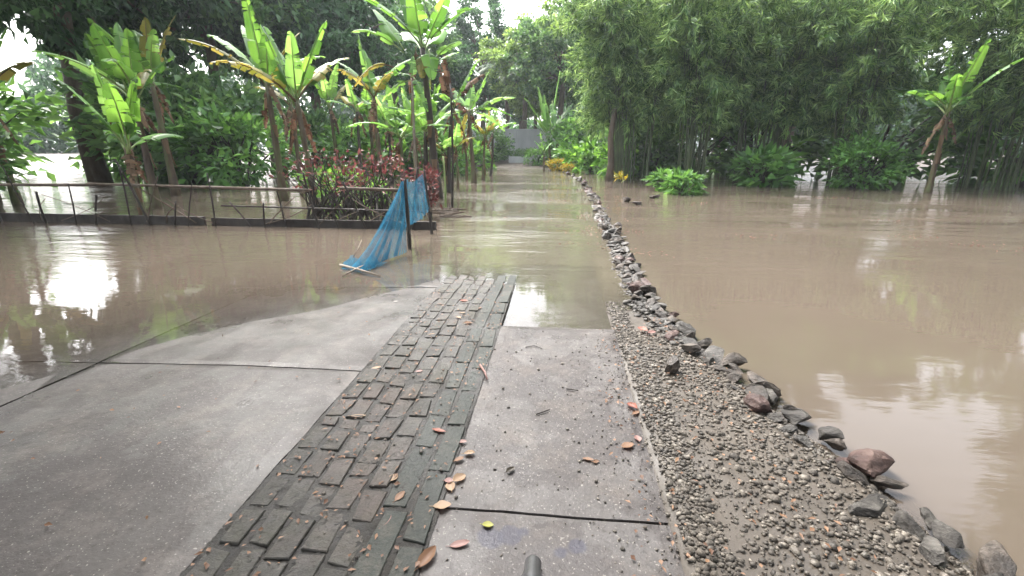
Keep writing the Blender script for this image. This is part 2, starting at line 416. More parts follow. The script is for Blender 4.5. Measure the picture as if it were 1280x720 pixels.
# ------------------------------------------------------------------ water
def water_mat():
    m, t, L = mat('muddy_flood_water')
    g = N(t, 'NewGeometry'); sep = N(t, 'SeparateXYZ'); L(g.outputs['Position'], sep.inputs[0])
    at_ = N(t, 'Attribute'); at_.attribute_name = 'depth'
    zone = N(t, 'Attribute'); zone.attribute_name = 'lane'
    # silt brown beside the lane; olive over it paints in reflected trees
    nz = noise(t, .5, 4, .6)
    side = mixc(t, nz.outputs[0], (.08, .064, .05), (.115, .093, .074))
    lane = mixc(t, nz.outputs[0], (.11, .1, .074), (.15, .136, .1))
    col = mixc(t, zone.outputs['Fac'], side, lane)
    df = N(t, 'BsdfDiffuse'); L(col, df.inputs[0])
    tr = N(t, 'BsdfTransparent')
    op = N(t, 'Math', operation='MULTIPLY'); L(at_.outputs['Fac'], op.inputs[0]); op.inputs[1].default_value = -32
    ex = N(t, 'Math', operation='EXPONENT'); L(op.outputs[0], ex.inputs[0])
    body = N(t, 'MixShader'); L(ex.outputs[0], body.inputs[0]); L(df.outputs[0], body.inputs[1]); L(tr.outputs[0], body.inputs[2])
    # ripples
    n1 = noise(t, 1.0, 3, .5, stretch=(1.3, 4.5, 1)); n2 = noise(t, 7, 4, .55, stretch=(1, 2.2, 1)); n3 = noise(t, .35, 3, .5, stretch=(.5, 1.3, 1))
    dist = N(t, 'MapRange'); L(sep.outputs[1], dist.inputs[0]); dist.inputs[1].default_value = 5; dist.inputs[2].default_value = 14; dist.inputs[3].default_value = .05; dist.inputs[4].default_value = 1
    patch = ramp(t, n3.outputs[0], [(.4, .15), (.6, 1.0)])
    st = N(t, 'Math', operation='MULTIPLY'); L(dist.outputs[0], st.inputs[0]); L(patch.outputs[0], st.inputs[1])
    h = N(t, 'Math', operation='MULTIPLY_ADD'); L(n2.outputs[0], h.inputs[0]); h.inputs[1].default_value = .35; L(n1.outputs[0], h.inputs[2])
    hm = N(t, 'Math', operation='MULTIPLY'); L(h.outputs[0], hm.inputs[0]); L(st.outputs[0], hm.inputs[1])
    bp = N(t, 'Bump'); bp.inputs['Strength'].default_value = .6; bp.inputs['Distance'].default_value = .11; L(hm.outputs[0], bp.inputs['Height'])
    gl = N(t, 'BsdfGlossy'); gl.inputs['Roughness'].default_value = .012; gl.inputs[0].default_value = (1, 1, 1, 1); L(bp.outputs[0], gl.inputs['Normal'])
    fr = N(t, 'Fresnel'); fr.inputs['IOR'].default_value = 1.34; L(bp.outputs[0], fr.inputs['Normal'])
    mx = N(t, 'MixShader'); L(fr.outputs[0], mx.inputs[0]); L(body.outputs[0], mx.inputs[1]); L(gl.outputs[0], mx.inputs[2])
    o = N(t, 'OutputMaterial'); L(mx.outputs[0], o.inputs[0])
    return m
M['water'] = water_mat()
wx = np.concatenate([np.array([-60, -40, -25, -18, -14, -11, -9, -8, -7]), np.arange(-6.4, 4, .14), np.array([4.5, 5, 6, 7, 8, 10, 12, 15, 20, 30, 45, 60])])
wy = np.concatenate([np.array([-12, -8, -5, -3]), np.arange(-1.6, 9, .14), np.arange(9.2, 20, .5), np.arange(20.5, 46, 1.0)])
water = grid_mesh('flood_water', wx, wy, lambda X, Y: X * 0.0, M['water'])
me = water.data
def top_z(x, y):
    z = float(ground_z(x, y))
    if -.465 < x < .5 and y < 16: z = max(z, z_main(x, y) if y < 3.72 else z_main_sub(x, y))
    elif -1.315 < x <= -.465 and y < 5.9: z = max(z, z_brick(y) - .006)
    elif -5.3 < x <= -1.315 and y < 6.95: z = max(z, z_left(x, y))
    elif x >= .5 and y < 6.6 and x < 2.4: z = max(z, float(z_verge(np.array(x), np.array(y))))
    elif abs(x - float(path_c(y))) < 1.3: z = max(z, -.035)
    return z
dv = []; lv = []
for v in me.vertices:
    dv.append(max(0.0, -top_z(v.co.x, v.co.y) + (.012 if v.co.y > 6 else 0)))
    d = abs(v.co.x - float(path_c(v.co.y))) - float(path_hw(v.co.y))
    lv.append(min(1, max(0, .5 - d)))
a = me.attributes.new('depth', 'FLOAT', 'POINT'); a.data.foreach_set('value', dv)
a = me.attributes.new('lane', 'FLOAT', 'POINT'); a.data.foreach_set('value', lv)

# ------------------------------------------------------------------ gravel
rng = np.random.default_rng(5)
import bmesh
def ico(sub):
    bm = bmesh.new(); bmesh.ops.create_icosphere(bm, subdivisions=sub, radius=1)
    v = np.array([x.co[:] for x in bm.verts]); f = [[q.index for q in p.verts] for p in bm.faces]; bm.free()
    return v, f
iv, iff = ico(1)
def pebbles(name, P, S, m, flat=.65):
    n = len(P)
    V = iv[None] * (1 + rng.uniform(-.28, .28, (n, len(iv), 1)))
    sc = np.stack([S * rng.uniform(.7, 1.3, n), S * rng.uniform(.7, 1.1, n), S * flat * rng.uniform(.7, 1.1, n)], 1)
    V = V * sc[:, None]; a = rng.uniform(0, 6.28, n); c, s = np.cos(a)[:, None], np.sin(a)[:, None]
    X = V[..., 0] * c - V[..., 1] * s; Y = V[..., 0] * s + V[..., 1] * c
    V = np.stack([X, Y, V[..., 2]], -1) + P[:, None]
    return quads_mesh(name, V, len(iv), iff, m)
n = 17000
gy = rng.uniform(-.6, 4.0, n) ; ge = row_x(gy); u = rng.beta(1.25, 1.0, n)
gx = .5 + (ge - .5 + .22) * u
S = rng.gamma(2.6, .0027, n).clip(.003, .026)
keep = (gy < 3.75) | (u > .5)
edge_thin = rng.uniform(0, 1, n) < np.clip((gx - .5) / .06 + .6, 0, 1)
keep &= edge_thin
xt = rng.uniform(.5, .68, 4200); yt = rng.uniform(.4, 4.6, 4200)
gx = np.concatenate([gx, xt]); gy = np.concatenate([gy, yt]); S = np.concatenate([S, rng.gamma(3, .0026, 4200).clip(.003, .02)]); keep = np.concatenate([keep, np.ones(4200, bool)])
gx, gy, S = gx[keep], gy[keep], S[keep]
gz = z_verge(gx, gy) - S * .05 + rng.uniform(0, .007, len(S))
me = pebbles('gravel', np.stack([gx, gy, gz], 1), S, M['gravel'])
tag(link('gravel', me), 'loose pale grey gravel between concrete path and stone row', 'gravel', kind='stuff')
# spilt pebbles and grit on the slabs and bricks
n = 1500
gx = np.where(rng.uniform(0, 1, n) < .5, .5 - rng.exponential(.12, n), rng.uniform(-1.3, .5, n)); gy = rng.uniform(.9, 5.2, n)
ok = (gx > -1.3) & (gx < .5) & ~((gx > -.46) & (gy > 3.7)); gx, gy = gx[ok], gy[ok]
S = rng.gamma(4, .0011, len(gx)).clip(.002, .012)
gz = np.where(gx > -.465, .028, .034 - np.clip(gy - 4.3, 0, 9) * .036) + S * .4
me = pebbles('grit', np.stack([gx, gy, gz], 1), S, M['gravel'], .6)
tag(link('grit', me), 'small grit and pebbles scattered on wet path', 'grit', kind='stuff')
# leaf crumbs
n = 1050
gx = np.concatenate([rng.uniform(-1.3, -.47, 640), rng.uniform(.3, 1.2, 350), rng.uniform(-3, -1.3, 60)]); gy = rng.uniform(.9, 5.0, n)
gy[640:990] = rng.uniform(1.0, 3.9, 350)
P = np.stack([gx, gy, np.where(gx > .5, .07, .043) + rng.uniform(0, .004, n)], 1)
ok = np.array([top_z(a, b_) > .004 for a, b_ in zip(gx, gy)]); P = P[ok]; n = len(P)
D = rng.normal(size=(n, 3)) * (1, 1, .12)
me = leaf_cards('leaf_litter', P, D, rng.uniform(.01, .035, n), rng.uniform(.006, .02, n), M['dry'], rng, .12, 3)
tag(link('leaf_litter', me), 'crumbs of dry leaf on bricks and gravel', 'leaf litter', kind='stuff')

# ------------------------------------------------------------------ stones of the row
n = 2600
gy = 3.2 + rng.gamma(1.6, 2.2, n); ok = gy < 16; gy = gy[ok]; n = len(gy)
gx = row_x(gy) + rng.normal(size=n) * .075 - .01
S = rng.gamma(4, .0055, n).clip(.006, .05); gz = np.where(gy < 4.5, .03, .004) - np.abs(gx - row_x(gy)) * .2 + rng.uniform(-.01, .02, n)
me = pebbles('rubble', np.stack([gx, gy, gz], 1), S, M['rock_grey'], .6)
tag(link('rubble', me), 'small broken rubble packed between the row stones', 'rubble', kind='stuff')
iv2, if2 = ico(3)
def rock_mesh(seed, m):
    r = np.random.default_rng(seed); V = iv2.copy()
    for _ in range(15):
        d = nrm(r.normal(size=3)); h = r.uniform(.3, .75); k = V @ d
        V -= np.clip(k - h, 0, None)[:, None] * d * .95
    ph = r.uniform(0, 6.28, 6)
    V = V * (1 + .05 * np.sin(V[:, :1] * 7 + ph[0]) * np.sin(V[:, 1:2] * 8 + ph[1]) + .04 * np.sin(V[:, 2:] * 13 + ph[2]))
    V += r.normal(size=V.shape) * .012
    me = bpy.data.meshes.new('stone'); me.from_pydata(V.tolist(), [], if2); me.materials.append(m); me.update()
    return me
rocks = {k: [rock_mesh(10 * i + j, M['rock_' + k]) for j in range(6)] for i, k in enumerate(('grey', 'brown', 'red'))}
y = .4; i = 0
SHN = {'flat': 'flat', 'tall': 'blocky', 'round': 'rounded'}
while y < 33:
    near = max(0, min(1, (y - 4) / 20))
    for lane in range(2 if y < 9.5 else 1):
        kind = random.choices(('grey', 'brown', 'red'), (4, 6, 1.6))[0]
        shp = random.choice(('flat', 'tall', 'round'))
        s = random.uniform(.055, .115) * (1 + near * .8)
        me = random.choice(rocks[kind])
        o = link('stone', me)
        sx, sy, sz = {'flat': (1.35, .9, .42), 'tall': (1.0, .75, .8), 'round': (1.1, .95, .65)}[shp]
        o.scale = (s * sx * 1.15, s * sy, s * sz)
        dx = random.uniform(-.05, .05) + (lane * .13 - .03)
        if y > 9: dx += random.uniform(-.1, .1)
        xx = float(row_x(y)) + dx
        zb = .035 if y < 4 else (.012 if y < 9 else -.012 * (1 + near))
        o.location = (xx, y + random.uniform(-.03, .03), zb + s * sz * .3)
        o.rotation_euler = (random.uniform(-.3, .3), random.uniform(-.3, .3), random.uniform(0, 6.28))
        i += 1
        cn = {'grey': 'pale grey', 'brown': 'dark brown', 'red': 'brick red'}[kind]
        wh = 'beside gravel' if y < 3.8 else ('at lane edge' if y < 9 else 'in open flood')
        tag(o, '%s %s stone %s, %s in the row from its near end' % (cn, SHN[shp], wh, nth(i)), 'stone', 'stones in the row edging the flooded lane')
    y += random.uniform(.1, .16) * (1 + near * 2.2 + (.25 if y > 9 else 0))
def rock(px, py, s, kind, label, z=0, sc=(1, 1, .6)):
    o = link('stone', rocks[kind][random.randrange(6)]); p = gp(px, py, z); o.location = p + Vector((0, 0, s * .25))
    o.scale = (s * sc[0], s * sc[1], s * sc[2]); o.rotation_euler.z = random.uniform(0, 6)
    tag(o, label, 'stone')
rock(841, 462, .075, 'brown', 'dark squarish stone standing in gravel at its outer side', .06, (1, 1, 1.1))
rock(782, 252, .17, 'brown', 'dark pointed lump rising from the brown water right of the lane', 0, (1.1, .8, .9))
rock(796, 256, .16, 'brown', 'low dark lump in the water between the pointed and the flat lump', 0, (1.3, .7, .45))
rock(817, 248, .2, 'brown', 'flat dark lump in the water nearest the bushes', 0, (1.3, .8, .45))

# ------------------------------------------------------------------ fallen leaves (each one)
def fallen(px, py, L, Wd, az, m, label, z=.045, curl=.25):
    p = gp(px, py, z); zt = top_z(p.x, p.y) if p.x < .5 else float(z_verge(np.array(p.x), np.array(p.y))) + .015
    p = gp(px, py, zt + .006); b = MB(); n = 9
    vs = []; fs = []
    rr = random.Random(int(px * 7 + py))
    for i in range(n):
        t = i / (n - 1); wv = Wd * .5 * (math.sin(math.pi * min(1, t * .93 + .05)) ** .75) * rr.uniform(.88, 1.08)
        zc = curl * L * .55 * (t - .45) ** 2
        for q in (-1, -.5, 0, .5, 1):
            vs.append(((t - .5) * L, q * wv, zc + abs(q) ** 1.5 * wv * curl + (0 if q else -.001)))
    for i in range(n - 1):
        for j in range(4): fs.append((i * 5 + j, i * 5 + j + 1, (i + 1) * 5 + j + 1, (i + 1) * 5 + j))
    b.add(vs, fs)
    b.tube([(-.5 * L, 0, curl * L * .1), (-.62 * L, .02 * L, curl * L * .12), (-.75 * L, .05 * L, .003)], [.0016, .0013, .001], 5)
    o = b.build('fallen_leaf', m, smooth=True); o.location = p; o.rotation_euler = (rr.uniform(-.15, .15), rr.uniform(-.12, .12), az)
    tag(o, label, 'leaf', 'fallen leaves on the path')
D_ = M
fallen(534, 697, .10, .05, 1.15, D_['dry'], 'large orange brown curled leaf at the bottom edge of the block paving', curl=.5)
fallen(553, 632, .075, .055, .3, D_['dry_tan'], 'tan oval leaf at the corner of the slab joint', curl=.2)
fallen(563, 608, .06, .045, 2.0, D_['dry_tan'], 'tan leaf, lower of the overlapping cluster at the slab edge')
fallen(574, 598, .07, .05, .9, D_['dry_tan'], 'tan leaf, upper of the overlapping cluster at the slab edge', curl=.4)
fallen(561, 601, .04, .04, .2, D_['dry_pink'], 'small grey pink leaf at left of the tan leaf cluster')
fallen(587, 567, .055, .04, .1, D_['dry_tan'], 'pale leaf with a point lying on the slab edge above the tan cluster', curl=.5)
fallen(574, 574, .05, .035, .6, D_['dry'], 'brown leaf left of the pale pointed leaf')
fallen(578, 552, .045, .03, .2, D_['dry_pink'], 'small pink leaf straddling the dark blocks and slab')
fallen(548, 538, .075, .035, 3.0, D_['dry_red'], 'bright orange red leaf across the dark blocks')
fallen(492, 597, .05, .04, 1.2, D_['dry_tan'], 'pale peach leaf alone on the bricks')
fallen(610, 656, .045, .035, .1, D_['leaf_lime'], 'yellow green leaf on the nearest slab just below the joint')
fallen(575, 680, .075, .035, .3, D_['dry_pink'], 'dull pink leaf on the nearest slab left of the lime leaf')
fallen(638, 588, .055, .03, .9, D_['dry_dark'], 'dark curled leaf alone in the middle of the slab', curl=.6)
fallen(735, 574, .055, .03, 2.9, D_['dry'], 'orange brown leaf on the slab near the gravel')
fallen(745, 577, .035, .025, .4, D_['dry'], 'small orange leaf touching the one on the slab near the gravel')
fallen(790, 508, .075, .05, 2.2, D_['dry_red'], 'crumpled orange red leaf at the gravel edge', .06, .6)
fallen(795, 516, .06, .03, .8, D_['dry'], 'brown leaf tucked under the crumpled red one', .055)
fallen(785, 557, .07, .055, .6, D_['dry'], 'broad brown leaf half on slab and half on gravel', .055)
fallen(797, 548, .05, .04, 1.8, D_['dry_pink'], 'rose pink leaf in the gravel beside the broad brown leaf', .065)
fallen(803, 412, .1, .06, 2.3, D_['dry_red'], 'red brown leaf caught among stones where gravel begins', .09, .5)
fallen(815, 416, .07, .05, .4, D_['dry_pink'], 'pink leaf caught under the red brown leaf by the stones', .08, .5)
fallen(580, 376, .075, .05, .2, D_['dry_red'], 'red leaf on the bricks close to the waterline', curl=.3)
fallen(585, 404, .07, .05, .5, D_['dry'], 'orange leaf lying on the middle of the bricks', curl=.4)
fallen(573, 397, .06, .04, 2.5, D_['dry_tan'], 'yellowish leaf just left of the orange one on bricks', curl=.4)
fallen(578, 391, .06, .03, .1, D_['dry_tan'], 'thin pale leaf above the orange one on bricks')
fallen(600, 385, .05, .03, 1.2, D_['dry'], 'small brown leaf on the bricks by the slab')
fallen(540, 418, .05, .03, .4, D_['dry_tan'], 'yellow brown leaf on the left bricks by a raised brick')
fallen(500, 620, .06, .035, 1.2, D_['dry'], 'brown leaf wedged in the brick joint below the peach leaf')
fallen(483, 650, .07, .03, 1.4, D_['dry_pink'], 'grey pink leaf in the joint at the lower left bricks')
fallen(448, 520, .08, .03, .3, D_['dry_tan'], 'pale torn leaf on the leftmost bricks near the side slab')
fallen(470, 460, .07, .035, .5, D_['dry_tan'], 'pale leaf on the brick edge beside the side slab', .05)
fallen(494, 377, .05, .03, .3, D_['dry_dark'], 'small dark leaf on the side slab near the water')
fallen(524, 464, .05, .03, .2, D_['dry_pink'], 'pink brown leaf flat on middle left bricks')
def twig(name, pts, r, m, label, cat='twig'):
    b = MB(); b.tube(pts, [r, r * .9, r * .6][:len(pts)] if len(pts) <= 3 else [r] * len(pts), 6)
    return tag(b.build(name, m, smooth=True), label, cat)
twig('twig', [gp(600, 456, .045), gp(606, 465, .05), gp(609, 474, .045)], .009, M['dry_pink'], 'short pale pink twig lying along the dark blocks')
twig('twig', [gp(708, 486, .034), gp(723, 488, .036)], .004, M['stick'], 'brown twig on slab pointing across it')
twig('twig', [gp(670, 518, .034), gp(687, 512, .036)], .004, M['stick'], 'thin dark twig low in the middle of slab')
twig('twig', [gp(657, 434, .034), gp(668, 432, .036), gp(678, 436, .034)], .003, M['stick'], 'thin curved twig near the flooded end of slab')
twig('branch', [gp(425, 331, .03), gp(452, 338, .04), gp(475, 345, .02)], .016, M['pale_stick'], 'pale peeled branch floating below the blue net', 'branch')
twig('branch', [gp(428, 345, .02), gp(445, 336, .05), gp(458, 330, .04)], .011, M['pale_stick'], 'short pale branch crossing the long peeled one', 'branch')
twig('twig', [gp(441, 322, .2), gp(447, 312, .3), gp(452, 300, .35)], .006, M['pale_stick'], 'thin pale reed leaning by the net at left')
b = MB()
for k in range(13):
    p = gp(556 + random.uniform(-14, 16), 263 + random.uniform(-3, 4), .03); d = Vector((random.uniform(-.3, .3), random.uniform(-.2, .2), random.uniform(-.02, .04)))
    b.tube([p - d, p + d], [.035, .012], 6)
tag(b.build('driftwood_heap', M['bark']), 'low heap of dead sheaths and sticks stranded at the lane edge', 'debris')
b = MB()
for k in range(6):
    p = gp(566 + random.uniform(-10, 14), 269 + random.uniform(-1, 2), .015); d = Vector((random.uniform(-.3, .3), random.uniform(-.1, .1), 0))
    b.tube([p - d, p + d], [.02, .008], 6)
tag(b.build('driftwood_heap', M['bark']), 'small flat scatter of dark sticks in front of the larger heap', 'debris')

# grey tube end at the bottom edge
M['tube'] = rough_mat('scratched_grey_tube', [(.3, (.035, .035, .035)), (.7, (.08, .08, .08))], 12, 4, (.2, .4), .2, 60)
p = gp(667, 698, .06)
b = MB(); d = Vector((.0, -.5, 0)) 
n = 16; pr = [(0, .012), (.006, .024), (.016, .03), (.07, .031), (.075, .034), (.5, .034)]
b.tube([p + Vector((-.02 * t, -t, 0)) for t, r in pr], [r for t, r in pr], 18)
tag(b.build('metal_tube', M['tube'], smooth=True), 'grey metal tube with rounded end at the bottom of the picture', 'tube')

# floating scum, leaves and twigs on the flood
n = 900
c = rng.integers(0, 40, n); cy = 5.5 + rng.gamma(2.2, 3.0, 40); cx = np.where(rng.uniform(0, 1, 40) < .5, row_x(cy) + rng.normal(size=40) * .25, rng.uniform(-9, 9, 40))
P = np.stack([cx[c] + rng.normal(size=n) * .3, cy[c] + rng.normal(size=n) * .12, np.full(n, .004)], 1)
ok = np.array([top_z(a, b_) < -.003 for a, b_ in P[:, :2]]); P = P[ok]; n = len(P)
D = rng.normal(size=(n, 3)) * (1, 1, .06)
me = leaf_cards('floating_litter', P, D, rng.uniform(.015, .07, n), rng.uniform(.008, .03, n), M['dry'], rng, .06, 4)
tag(link('floating_litter', me), 'bits of dead leaf and bark drifting on the flood', 'litter', kind='stuff')

# ------------------------------------------------------------------ banana plants
def blade(P0, P1, arch, W, rr, tears=9, pet=.14, roll=0, droopy=.35):
    b = MB(); P0 = Vector(P0); P1 = Vector(P1); L = (P1 - P0).length
    C = (P0 + P1) / 2 + Vector((0, 0, arch)); C = P0.lerp(C, 1.0)
    def cur(t): return P0 * (1 - t) ** 2 + C * 2 * t * (1 - t) + P1 * t * t
    def frame(t):
        tg = (cur(min(1, t + .02)) - cur(max(0, t - .02))).normalized()
        s = tg.cross(Vector((0, 0, 1)))
        if s.length < .15: s = Vector((rr.uniform(-1, 1), rr.uniform(-1, 1), 0)).normalized().cross(tg)
        s.normalize(); s = Matrix.Rotation(roll, 3, tg) @ s; u = s.cross(tg); return tg, s, u
    k = 12
    b.tube([cur(i / k) - frame(i / k)[2] * .006 for i in range(k + 1)], [max(.003, .03 * min(1, L / 2) * (1 - .9 * i / k)) for i in range(k + 1)], 6, 1)
    for sd in (-1, 1):
        cuts = sorted([0, 1] + [rr.uniform(.05, .97) for _ in range(rr.randint(tears - 3, tears + 3))])
        for a, c in zip(cuts[:-1], cuts[1:]):
            if c - a < .008: continue
            nn = max(2, int((c - a) * 16) + 1)
            dr = droopy * rr.uniform(-.1, 1.3); sh = rr.uniform(.0, .03)
            vs = []; 
            for i in range(nn + 1):
                q = a + (c - a) * i / nn
                t = pet + (1 - pet) * q
                wv = W * .5 * (min(1, q / .16) ** .6) * (max(0, 1 - q) ** .38) * (1.0 - .12 * q)
                tg, s, u = frame(t); m = cur(t)
                mid = (a + c) / 2
                for r_ in (0, .35, .7, 1):
                    shrink = 1 - .16 * r_ if len(cuts) > 4 else 1
                    t2 = pet + (1 - pet) * (mid + (q - mid) * shrink) + sh * r_
                    mm = cur(min(1, t2)) if r_ else m
                    ang = .45 * (1 - r_ * .8) - dr * r_ * 1.3
                    vs.append(mm + s * sd * wv * r_ * math.cos(ang * .9) + u * (wv * r_ * math.sin(ang)))
            fs = []
            for i in range(nn):
                for j in range(3):
                    f = (i * 4 + j, i * 4 + j + 1, i * 4 + 5 + j, i * 4 + 4 + j)
                    fs.append(f if sd > 0 else f[::-1])
            b.add(vs, fs, 0)
    return b
LM = {'g': 'ban', 'l': 'ban_light', 'y': 'ban_yellow', 'd': 'ban_dead'}
def banana(base, crown, rad, leaves, label, seed=0, dark=False, group='banana plants in the flooded garden', bend=0.0):
    rr = random.Random(seed); base = Vector(base); base.z = min(-.05, float(bed(base.x, base.y))) if base.y < 35 else float(bed(base.x, base.y)) - .02
    root = empty('banana_plant', base); tag(root, label, 'banana plant', group)
    c = Vector(crown) - base
    b = MB(); n = 10; pts = []; rd = []
    off = Vector((bend, 0, 0))
    for i in range(n + 1):
        t = i / n; pts.append(c * t + off * math.sin(math.pi * t)); rd.append(rad * (1.35 - .35 * min(1, t * 4) - .45 * t) * rr.uniform(.93, 1.07))
    b.tube(pts, rd, 10)
    stem_o = b.build('stem', M['stem_dark' if dark else 'stem'], root, smooth=True)
    # loose dry sheaths on the stem
    for q in range(rr.randint(2, 4)):
        t = rr.uniform(.1, .85); p = c * t + off * math.sin(math.pi * t); a = rr.uniform(0, 6.28); d = Vector((math.cos(a), math.sin(a), 0))
        bb = MB(); ll = rr.uniform(.25, .6) * min(1, c.z / 2); s = Vector((-d.y, d.x, 0)) * rad * .7
        vs = []
        for i in range(5):
            u = i / 4; x = p + d * (rad * (.8 + .7 * u * u)) + Vector((0, 0, -ll * u)); w_ = 1 - .5 * u
            vs += [x - s * w_, x + d * .02, x + s * w_]
        bb.add(vs, [(i * 3 + j, i * 3 + j + 1, i * 3 + 4 + j, i * 3 + 3 + j) for i in range(4) for j in range(2)])
        bb.build('dry_sheath', M['ban_dead'], stem_o)
    for lf in leaves:
        tip = Vector(lf[0]) - base; arch, W, kd = lf[1], lf[2], lf[3]
        st = c + Vector((rr.uniform(-.05, .05), rr.uniform(-.05, .05), rr.uniform(-.15, .05))) if len(lf) < 5 else Vector(lf[4]) - base
        bl = blade(st, tip, arch, W, rr, droopy=(.28 if rad > .125 else .45) if kd != 'd' else 1.1, tears=(5 if rad > .125 else 8) if kd != 'd' else 14)
        o = bl.build('leaf', [M[LM[kd]], M['petiole' if kd in 'gl' else LM['d']]], root, smooth=True)
        if kd == 'd': o['label'] = 'withered brown hanging leaf'
        if kd == 'y': o['label'] = 'yellowing leaf'
    return root
def auto_leaves(crown, L, n, seed, kinds='gggl', W=.5, dead=2):
    rr = random.Random(seed); out = []; c = Vector(crown); a0 = rr.uniform(0, 6.28)
    for i in range(n):
        a = a0 + i * 2.4 + rr.uniform(-.3, .3); e = R(rr.uniform(5, 75)) if i else R(80); l = L * rr.uniform(.7, 1.1)
        d = Vector((math.cos(a) * math.cos(e), math.sin(a) * math.cos(e), math.sin(e)))
        out.append((c + d * l, l * .28 * math.cos(e) + .02, W * rr.uniform(.8, 1.15), rr.choice(kinds)))
    for i in range(dead):
        a = rr.uniform(0, 6.28); l = L * rr.uniform(.5, .8)
        d = Vector((math.cos(a) * .35, math.sin(a) * .35, -.9))
        out.append((c + d * l, l * .25, W * .6, 'd'))
    return out
# the tall plant in front
Y = 14.3; cr = at(528, 60, Y)
A = lambda px, py, dy=0: at(px, py, Y + dy)
banana(gp(548, 247), cr, .13, [
    (A(436, -8, -.4), .55, 0.84, 'g'), (A(468, 12, .5), .12, 0.81, 'l', A(505, 62)), (A(438, 40, -.6), .42, 0.68, 'l', A(505, 66)),
    (A(500, -22, .3), .1, 0.81, 'g'), (A(512, -30, -.8), .1, 0.68, 'g'), (A(562, -12, -.3), .12, 0.74, 'g'), (A(592, 10, .2), .35, 0.68, 'g', A(538, 50)),
    (A(577, 52, -.6), .22, 0.46, 'l', A(542, 76)), (A(574, 66, .4), .15, 0.41, 'l', A(546, 80)),
    (A(540, 100, -.5), .1, 0.57, 'g', A(536, 62)), (A(528, 98, -.3), .05, 0.43, 'y', A(527, 66)), (A(519, 98, -.1), .05, .2, 'd', A(520, 58)),
    (A(512, 118, .2), .12, .3, 'd', A(519, 66)),
    (A(505, 40, 1.2), .2, 0.81, 'g'), (A(560, 30, 1.5), .2, 0.81, 'g')],
    'tallest banana plant with dark trunk and huge leaves reaching the top edge', 1, True)
Y = 13.2
banana(gp(521, 262), A(515, 98), .05, [(A(440, 112, -.4), .55, .42, 'y', A(492, 84)), (A(489, 92, .2), .1, .3, 'g'), (A(534, 140, -.3), .3, .36, 'g'), (A(478, 128, .3), .3, .4, 'l'), (A(516, 70, .3), .02, .25, 'l'), (A(526, 120, .1), .1, .25, 'd')],
       'thin leaning banana stem left of the tall dark trunk', 2)
Y = 20.4
banana(gp(593, 229), A(586, 140), .11, [
    (A(612, 88, 0), .05, .4, 'l'), (A(590, 104, .5), .05, .55, 'l'), (A(645, 122, -.5), .5, .5, 'l'), (A(642, 146, .3), .5, .4, 'g'), (A(566, 112, .6), .1, .5, 'l'),
    (A(548, 150, -.3), .6, .5, 'l'), (A(575, 175, .2), .3, .45, 'y'), (A(632, 165, .8), .5, .4, 'l'), (A(600, 165, .3), .2, .4, 'd'), (A(584, 185, .3), .2, .3, 'd'), (A(570, 128, -.6), .1, .5, 'd')],
    'banana plant with leaning brown trunk and bright leaves beside the lane', 3)
# young ones, left of lane: (base px, base py, crown px, crown py, radius, leaf length, leaves, label)
young = [
    (505, 248, 500, 172, .07, 1.5, 6, 'lll', 'broad leaved young banana behind the net posts with pale drooping leaves'),
    (534, 246, 532, 165, .10, 1.5, 7, 'llg', 'banana clump stem with reddish dead skirt left of the dark trunk'),
    (521, 238, 517, 168, .06, 1.3, 5, 'lg', 'slim young banana between the broad leaved one and the reddish stem'),
    (562, 240, 566, 132, .085, 1.7, 6, 'gld', 'banana with dark upright trunk right behind the thin bare stake'),
    (572, 236, 570, 186, .05, 1.0, 5, 'lly', 'knee high banana sucker at the foot of the dark upright trunk'),
    (557, 240, 556, 190, .05, 1.0, 5, 'gly', 'small banana sucker just left of the thin stake'),
    (604, 224, 606, 172, .075, 1.4, 6, 'lgy', 'banana stem immediately right of the leaning brown trunk'),
    (613, 220, 616, 165, .075, 1.6, 6, 'gll', 'banana farthest along the left side nearest the grey wall'),
    (583, 223, 580, 170, .07, 1.3, 6, 'llg', 'banana half hidden behind the leaning brown trunk'),
    (490, 230, 486, 160, .08, 1.6, 7, 'lgg', 'banana rising behind the red shrub with mid green leaves'),
    (470, 226, 462, 150, .09, 1.7, 7, 'glg', 'banana behind the red shrub nearest its left side'),
    (449, 228, 446, 140, .09, 1.8, 7, 'lgy', 'banana with yellow tinged leaves above the stick fence'),
    (540, 222, 541, 152, .09, 1.6, 7, 'lgg', 'background banana seen between the two dark trunks'),
    (515, 219, 512, 150, .09, 1.7, 7, 'llg', 'background banana with pale leaves over the slim young one'),
]
for i, (a, b_, c_, d_, r_, L_, n_, kd, lab) in enumerate(young):
    p = gp(a, b_); cr = at(c_, d_, p.y)
    banana(p, cr, r_, auto_leaves(cr, L_, n_, 50 + i, kd, .46), lab, 70 + i, i % 2 == 1, bend=random.uniform(-.08, .08))
# tall one at the far right side of the lane
Y = 36; p = at(688, 205, 36)
banana(p, A(686, 172), .13, [(A(700, 88, 0), .1, .75, 'l'), (A(672, 108, .5), .3, .8, 'l'), (A(655, 122, -.5), .6, .7, 'g'), (A(680, 118, .5), .1, .8, 'l'), (A(693, 158, -1), .25, .55, 'l', A(690, 126)),
       (A(652, 150, .5), .6, .6, 'g'), (A(716, 130, 1), .6, .7, 'g'), (A(668, 148, -1), .5, .5, 'g'), (A(706, 150, .8), .5, .6, 'l')], 'large upright banana in front of the wall end beside the bamboo', 9)
Y = 31; p = at(680, 210, 31)
banana(p, A(680, 192), .06, [(A(675, 163, 0), .02, .5, 'l'), (A(668, 176, .3), .15, .3, 'l'), (A(690, 178, .3), .15, .3, 'l')], 'small banana with one upright pale leaf by the yellow shrub', 10)
